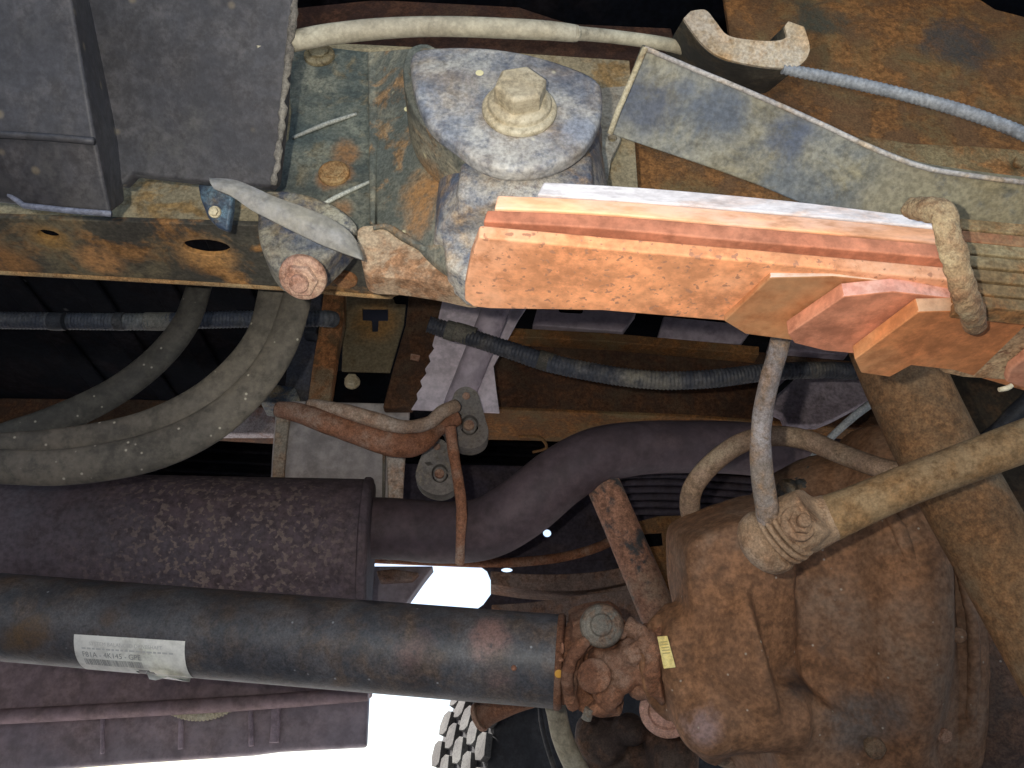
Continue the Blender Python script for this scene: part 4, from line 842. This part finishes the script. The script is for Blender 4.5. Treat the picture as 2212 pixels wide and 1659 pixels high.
blob('housing', housing, .0036, M['diff'], df, 34, (.003, .03))
def ribs(bm):
    P_ = catmull([D(*p) for p in ((1905, 1090, .775), (1945, 1150, .757), (1972, 1230, .747), (1990, 1330, .743), (1998, 1430, .745), (2000, 1540, .75), (1990, 1660, .76), (1980, 1760, .77))], 8); sweep_bm(bm, P_, .007, 12)
    ell(bm, 1985, 1400, .87, 90, 400, .108, 0)
blob('cover_flange', ribs, .003, M['diff'], df, 4, (.003, .02))
M['cover'] = metal('dark_cover', (.085, .058, .048), (.13, .07, .045), .42, (.12, .09, .085), .4, 30, .85, .6, speck=(130, .05, (.35, .32, .30)), soft=.15)
def cover(bm):
    ell(bm, 2080, 1420, .87, 160, 420, .105, 3)
blob('cover', cover, .004, M['cover'], df, 5, (.004, .03))
def arc(bm):
    P_ = catmull([D(*p) for p in ((2010, 1120, .80), (2062, 1200, .775), (2092, 1300, .765), (2104, 1400, .762), (2100, 1500, .765), (2085, 1600, .775), (2060, 1700, .79))], 8); sweep_bm(bm, P_, .006, 10)
blob('cover_rim', arc, .0022, M['diff'], df, 3, (.003, .012))
bolt('cover_bolt', D(2070, 1372, .752), -FW+RT*-.3, .0055, M['diff'], df, h=.4)
bolt('cover_bolt', D(2040, 1590, .755), -FW, .0055, M['yoke'], df, h=.4)
lathe('crusty_plug', D(1886, 1612, .745), -FW, [(0, .010), (.006, .009), (.008, .005)], metal('plug_grey', (.19, .12, .07), (.22, .12, .07), .4, (.3, .25, .18), .4, 70, .8, .6), df, 12, rough=(.008, .008))
lathe('pinion_lug', D(1440, 1532, .815), -FW*1.0-RT*.25, [(0, .027), (.007, .027), (.0085, .025), (.009, .018), (.004, .017)], metal('lug_pink', (.40, .23, .19), (.32, .17, .12), .45, (.45, .30, .25), .4, 40, .8, .4, soft=.15), df, 44)
# yellow tag
bm = bmesh.new(); q4 = [D(u, v, .735) for u, v in ((1420, 1376), (1442, 1374), (1460, 1442), (1434, 1445))]
plate_bm(bm, q4, FW*.002); yt = finish('yellow_tag', bm, M['yellow'], df, .0006); yt['label'] = 'small yellow paper tag with faint print'
bm = bmesh.new()
for k in range(5):
    a = .14+k*.09; L0 = q4[0].lerp(q4[3], a); L1 = q4[1].lerp(q4[2], a); L2 = q4[0].lerp(q4[3], a+.03); L3 = q4[1].lerp(q4[2], a+.03)
    vs = [bm.verts.new(p-FW*.0008) for p in (L0.lerp(L1, .15), L0.lerp(L1, .85), L2.lerp(L3, .85), L2.lerp(L3, .15))]; bm.faces.new(vs)
finish('tag_print', bm, plain('olive_ink', (.5, .4, .15)), yt, smooth=False)
# bits below the diff
bp = thing('bottom_bracket', 'tan flat bracket and pale clamp peeking under the differential at the bottom edge', 'bracket')
tube('clamp_ring', [(1530, 1625, .88, 18), (1560, 1632, .88, 22), (1590, 1650, .88, 22), (1600, 1690, .88, 20)], M['tan_hose'], bp, seg=20)
plate('flat_plate', [D(u, v, .90) for u, v in ((1590, 1610), (1760, 1620), (1790, 1652), (1600, 1656))], FW*.02, M['far_spring'], bp, bevel=.002)

# axle tube
ax_ = thing('axle_tube', 'brown rusty axle tube slanting from under the spring to the lower right edge', 'axle')
tube('axle_casing', [(1905, 700, .74, 84), (1945, 800, .73, 84), (2010, 940, .71, 86), (2090, 1090, .69, 88), (2170, 1230, .67, 90), (2260, 1390, .65, 92), (2400, 1640, .62, 96), (2560, 1920, .60, 100)], M['axle'], ax_, seg=48, n=10)

# dark filler to the right of the axle tube
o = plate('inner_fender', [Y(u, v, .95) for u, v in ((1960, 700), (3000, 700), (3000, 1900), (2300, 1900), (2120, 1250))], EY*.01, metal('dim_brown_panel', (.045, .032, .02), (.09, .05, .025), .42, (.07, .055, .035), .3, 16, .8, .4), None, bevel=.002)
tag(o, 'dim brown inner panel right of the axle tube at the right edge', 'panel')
o = tube('dark_hose', [(2120, 960, .85, 20), (2160, 930, .84, 20), (2212, 880, .83, 22), (2300, 820, .82, 22), (2700, 600, .8, 22)], M['loom'], None)
tag(o, 'dark hose in shadow at the right edge above the tan bar', 'hose')

# ------------------------------------------------------------------ sway bar with end joint and link
sw = thing('stabiliser_bar', 'tan dusty stabiliser bar with a rounded bolted end, slanting up to the right edge', 'stabiliser bar')
tube('bar', [(1745, 1138, .60, 50), (1790, 1120, .595, 50), (1850, 1095, .59, 46), (1950, 1052, .585, 44), (2060, 1010, .58, 44), (2160, 972, .575, 45), (2320, 910, .57, 46), (2600, 790, .56, 47), (2900, 660, .55, 48)], M['tan_bar'], sw, n=10, seg=40)
m_j = metal('joint_tan', (.36, .24, .15), (.32, .19, .11), .45, (.40, .31, .23), .45, 44, .75, .5)
c0 = D(1650, 1188, .60); c1 = D(1722, 1140, .585)
axj = (D(1716, 1140, .585)-D(1640, 1190, .60)).normalized(); j0 = D(1634, 1186, .605)
lathe('end_socket', j0, axj, [(-.006, .009), (-.0045, .015), (-.001, .0200), (.003, .0232), (.008, .0246), (.013, .0248), (.0165, .0235), (.017, .0205), (.021, .0205)], m_j, sw, 48, bevel=0, rough=(.0012, .010))
for k, (t, r) in enumerate(((.0195, .0248), (.0245, .0252), (.0295, .0242))):
    lathe('bushing_ring', j0+axj*t, axj, [(0, r-.0015), (.0012, r), (.0034, r), (.0046, r-.0018)], m_j, sw, 44, bevel=.0005)
def pad(bm):
    lathe_bm(bm, j0+axj*.030, axj, [(0, .0215), (.006, .0225), (.014, .021), (.024, .0185)], 36)
    cyl(bm, (1730, 1140, .598), (1800, 1116, .595), 60, 50)
blob('paddle', pad, .0018, m_j, sw, 5, (.001, .012))
bolt('end_bolt', D(1722, 1132, .566), -FW*.8+axj*.35+UP*.25, .0088, m_j, sw, flange=1.45, h=.55, stud=.5)
lk = thing('sway_bar_link', 'crusty blue-white link rod standing on the stabiliser bar end', 'link rod')
tube('rod', [(1690, 715, .56, 21), (1680, 760, .56, 21), (1664, 815, .56, 21), (1650, 880, .565, 21), (1643, 950, .57, 22), (1646, 1020, .575, 24), (1656, 1090, .58, 25), (1662, 1120, .585, 26)], M['link'], lk, n=10, seg=28, wob=.07)

# hose loop + thin cables
o = tube('hose_loop', [(1540, 1200, .90, 20), (1522, 1168, .90, 21), (1500, 1130, .90, 22), (1490, 1090, .89, 22), (1500, 1048, .88, 22), (1540, 1000, .87, 22), (1600, 958, .86, 22), (1670, 942, .85, 22), (1740, 950, .84, 22), (1820, 982, .80, 22), (1900, 1010, .76, 22), (1990, 1030, .73, 22)], M['tan_hose'], None, n=12, seg=28)
tag(o, 'tan rubber hose looping behind the crusty link rod', 'hose')
o = tube('thin_grey_line', [(1930, 850, 1.0, 9), (1870, 880, 1.0, 9), (1800, 940, 1.0, 8), (1740, 1005, 1.0, 7), (1700, 1040, 1.0, 7), (1640, 1070, .98, 8), (1605, 1105, .96, 8), (1588, 1140, .95, 8)], M['grey_cable'], None, seg=14)
tag(o, 'thin grey brake line running diagonally behind the hose loop', 'brake line')
def vent(bm):
    ell(bm, 1700, 1060, .86, 22, 26, .02); ell(bm, 1760, 1030, .88, 50, 26, .02, 25); ell(bm, 1800, 1045, .88, 60, 28, .02); ell(bm, 1730, 1060, .87, 30, 30, .02); ell(bm, 1850, 1060, .87, 60, 40, .03)
o = blob('fitting_block', vent, .002, metal('fitting_dim', (.05, .05, .05), (.14, .09, .05), .4, (.18, .16, .12), .4, 50, .6, .6), None, 2, (.010, .012))
tag(o, 'dark lumpy brake fitting on top of the differential, behind the link rod', 'fitting')

# ------------------------------------------------------------------ origins: move every thing's origin to its base
def tree(o):
    out = [o]
    for c in o.children: out += tree(c)
    return out
bpy.context.view_layer.update()
for o in [o for o in COL.objects if o.parent is None and o.type in ('EMPTY', 'MESH') and o.name != 'ground']:
    meshes = [c for c in tree(o) if c.type == 'MESH']
    if not meshes: continue
    co = [v.co for c in meshes for v in c.data.vertices]
    xs = [c.x for c in co]; ys = [c.y for c in co]; zs = [c.z for c in co]
    loc = Vector(((min(xs)+max(xs))/2, (min(ys)+max(ys))/2, min(zs)))
    for c in meshes: c.data.transform(Matrix.Translation(-loc))
    o.location = loc
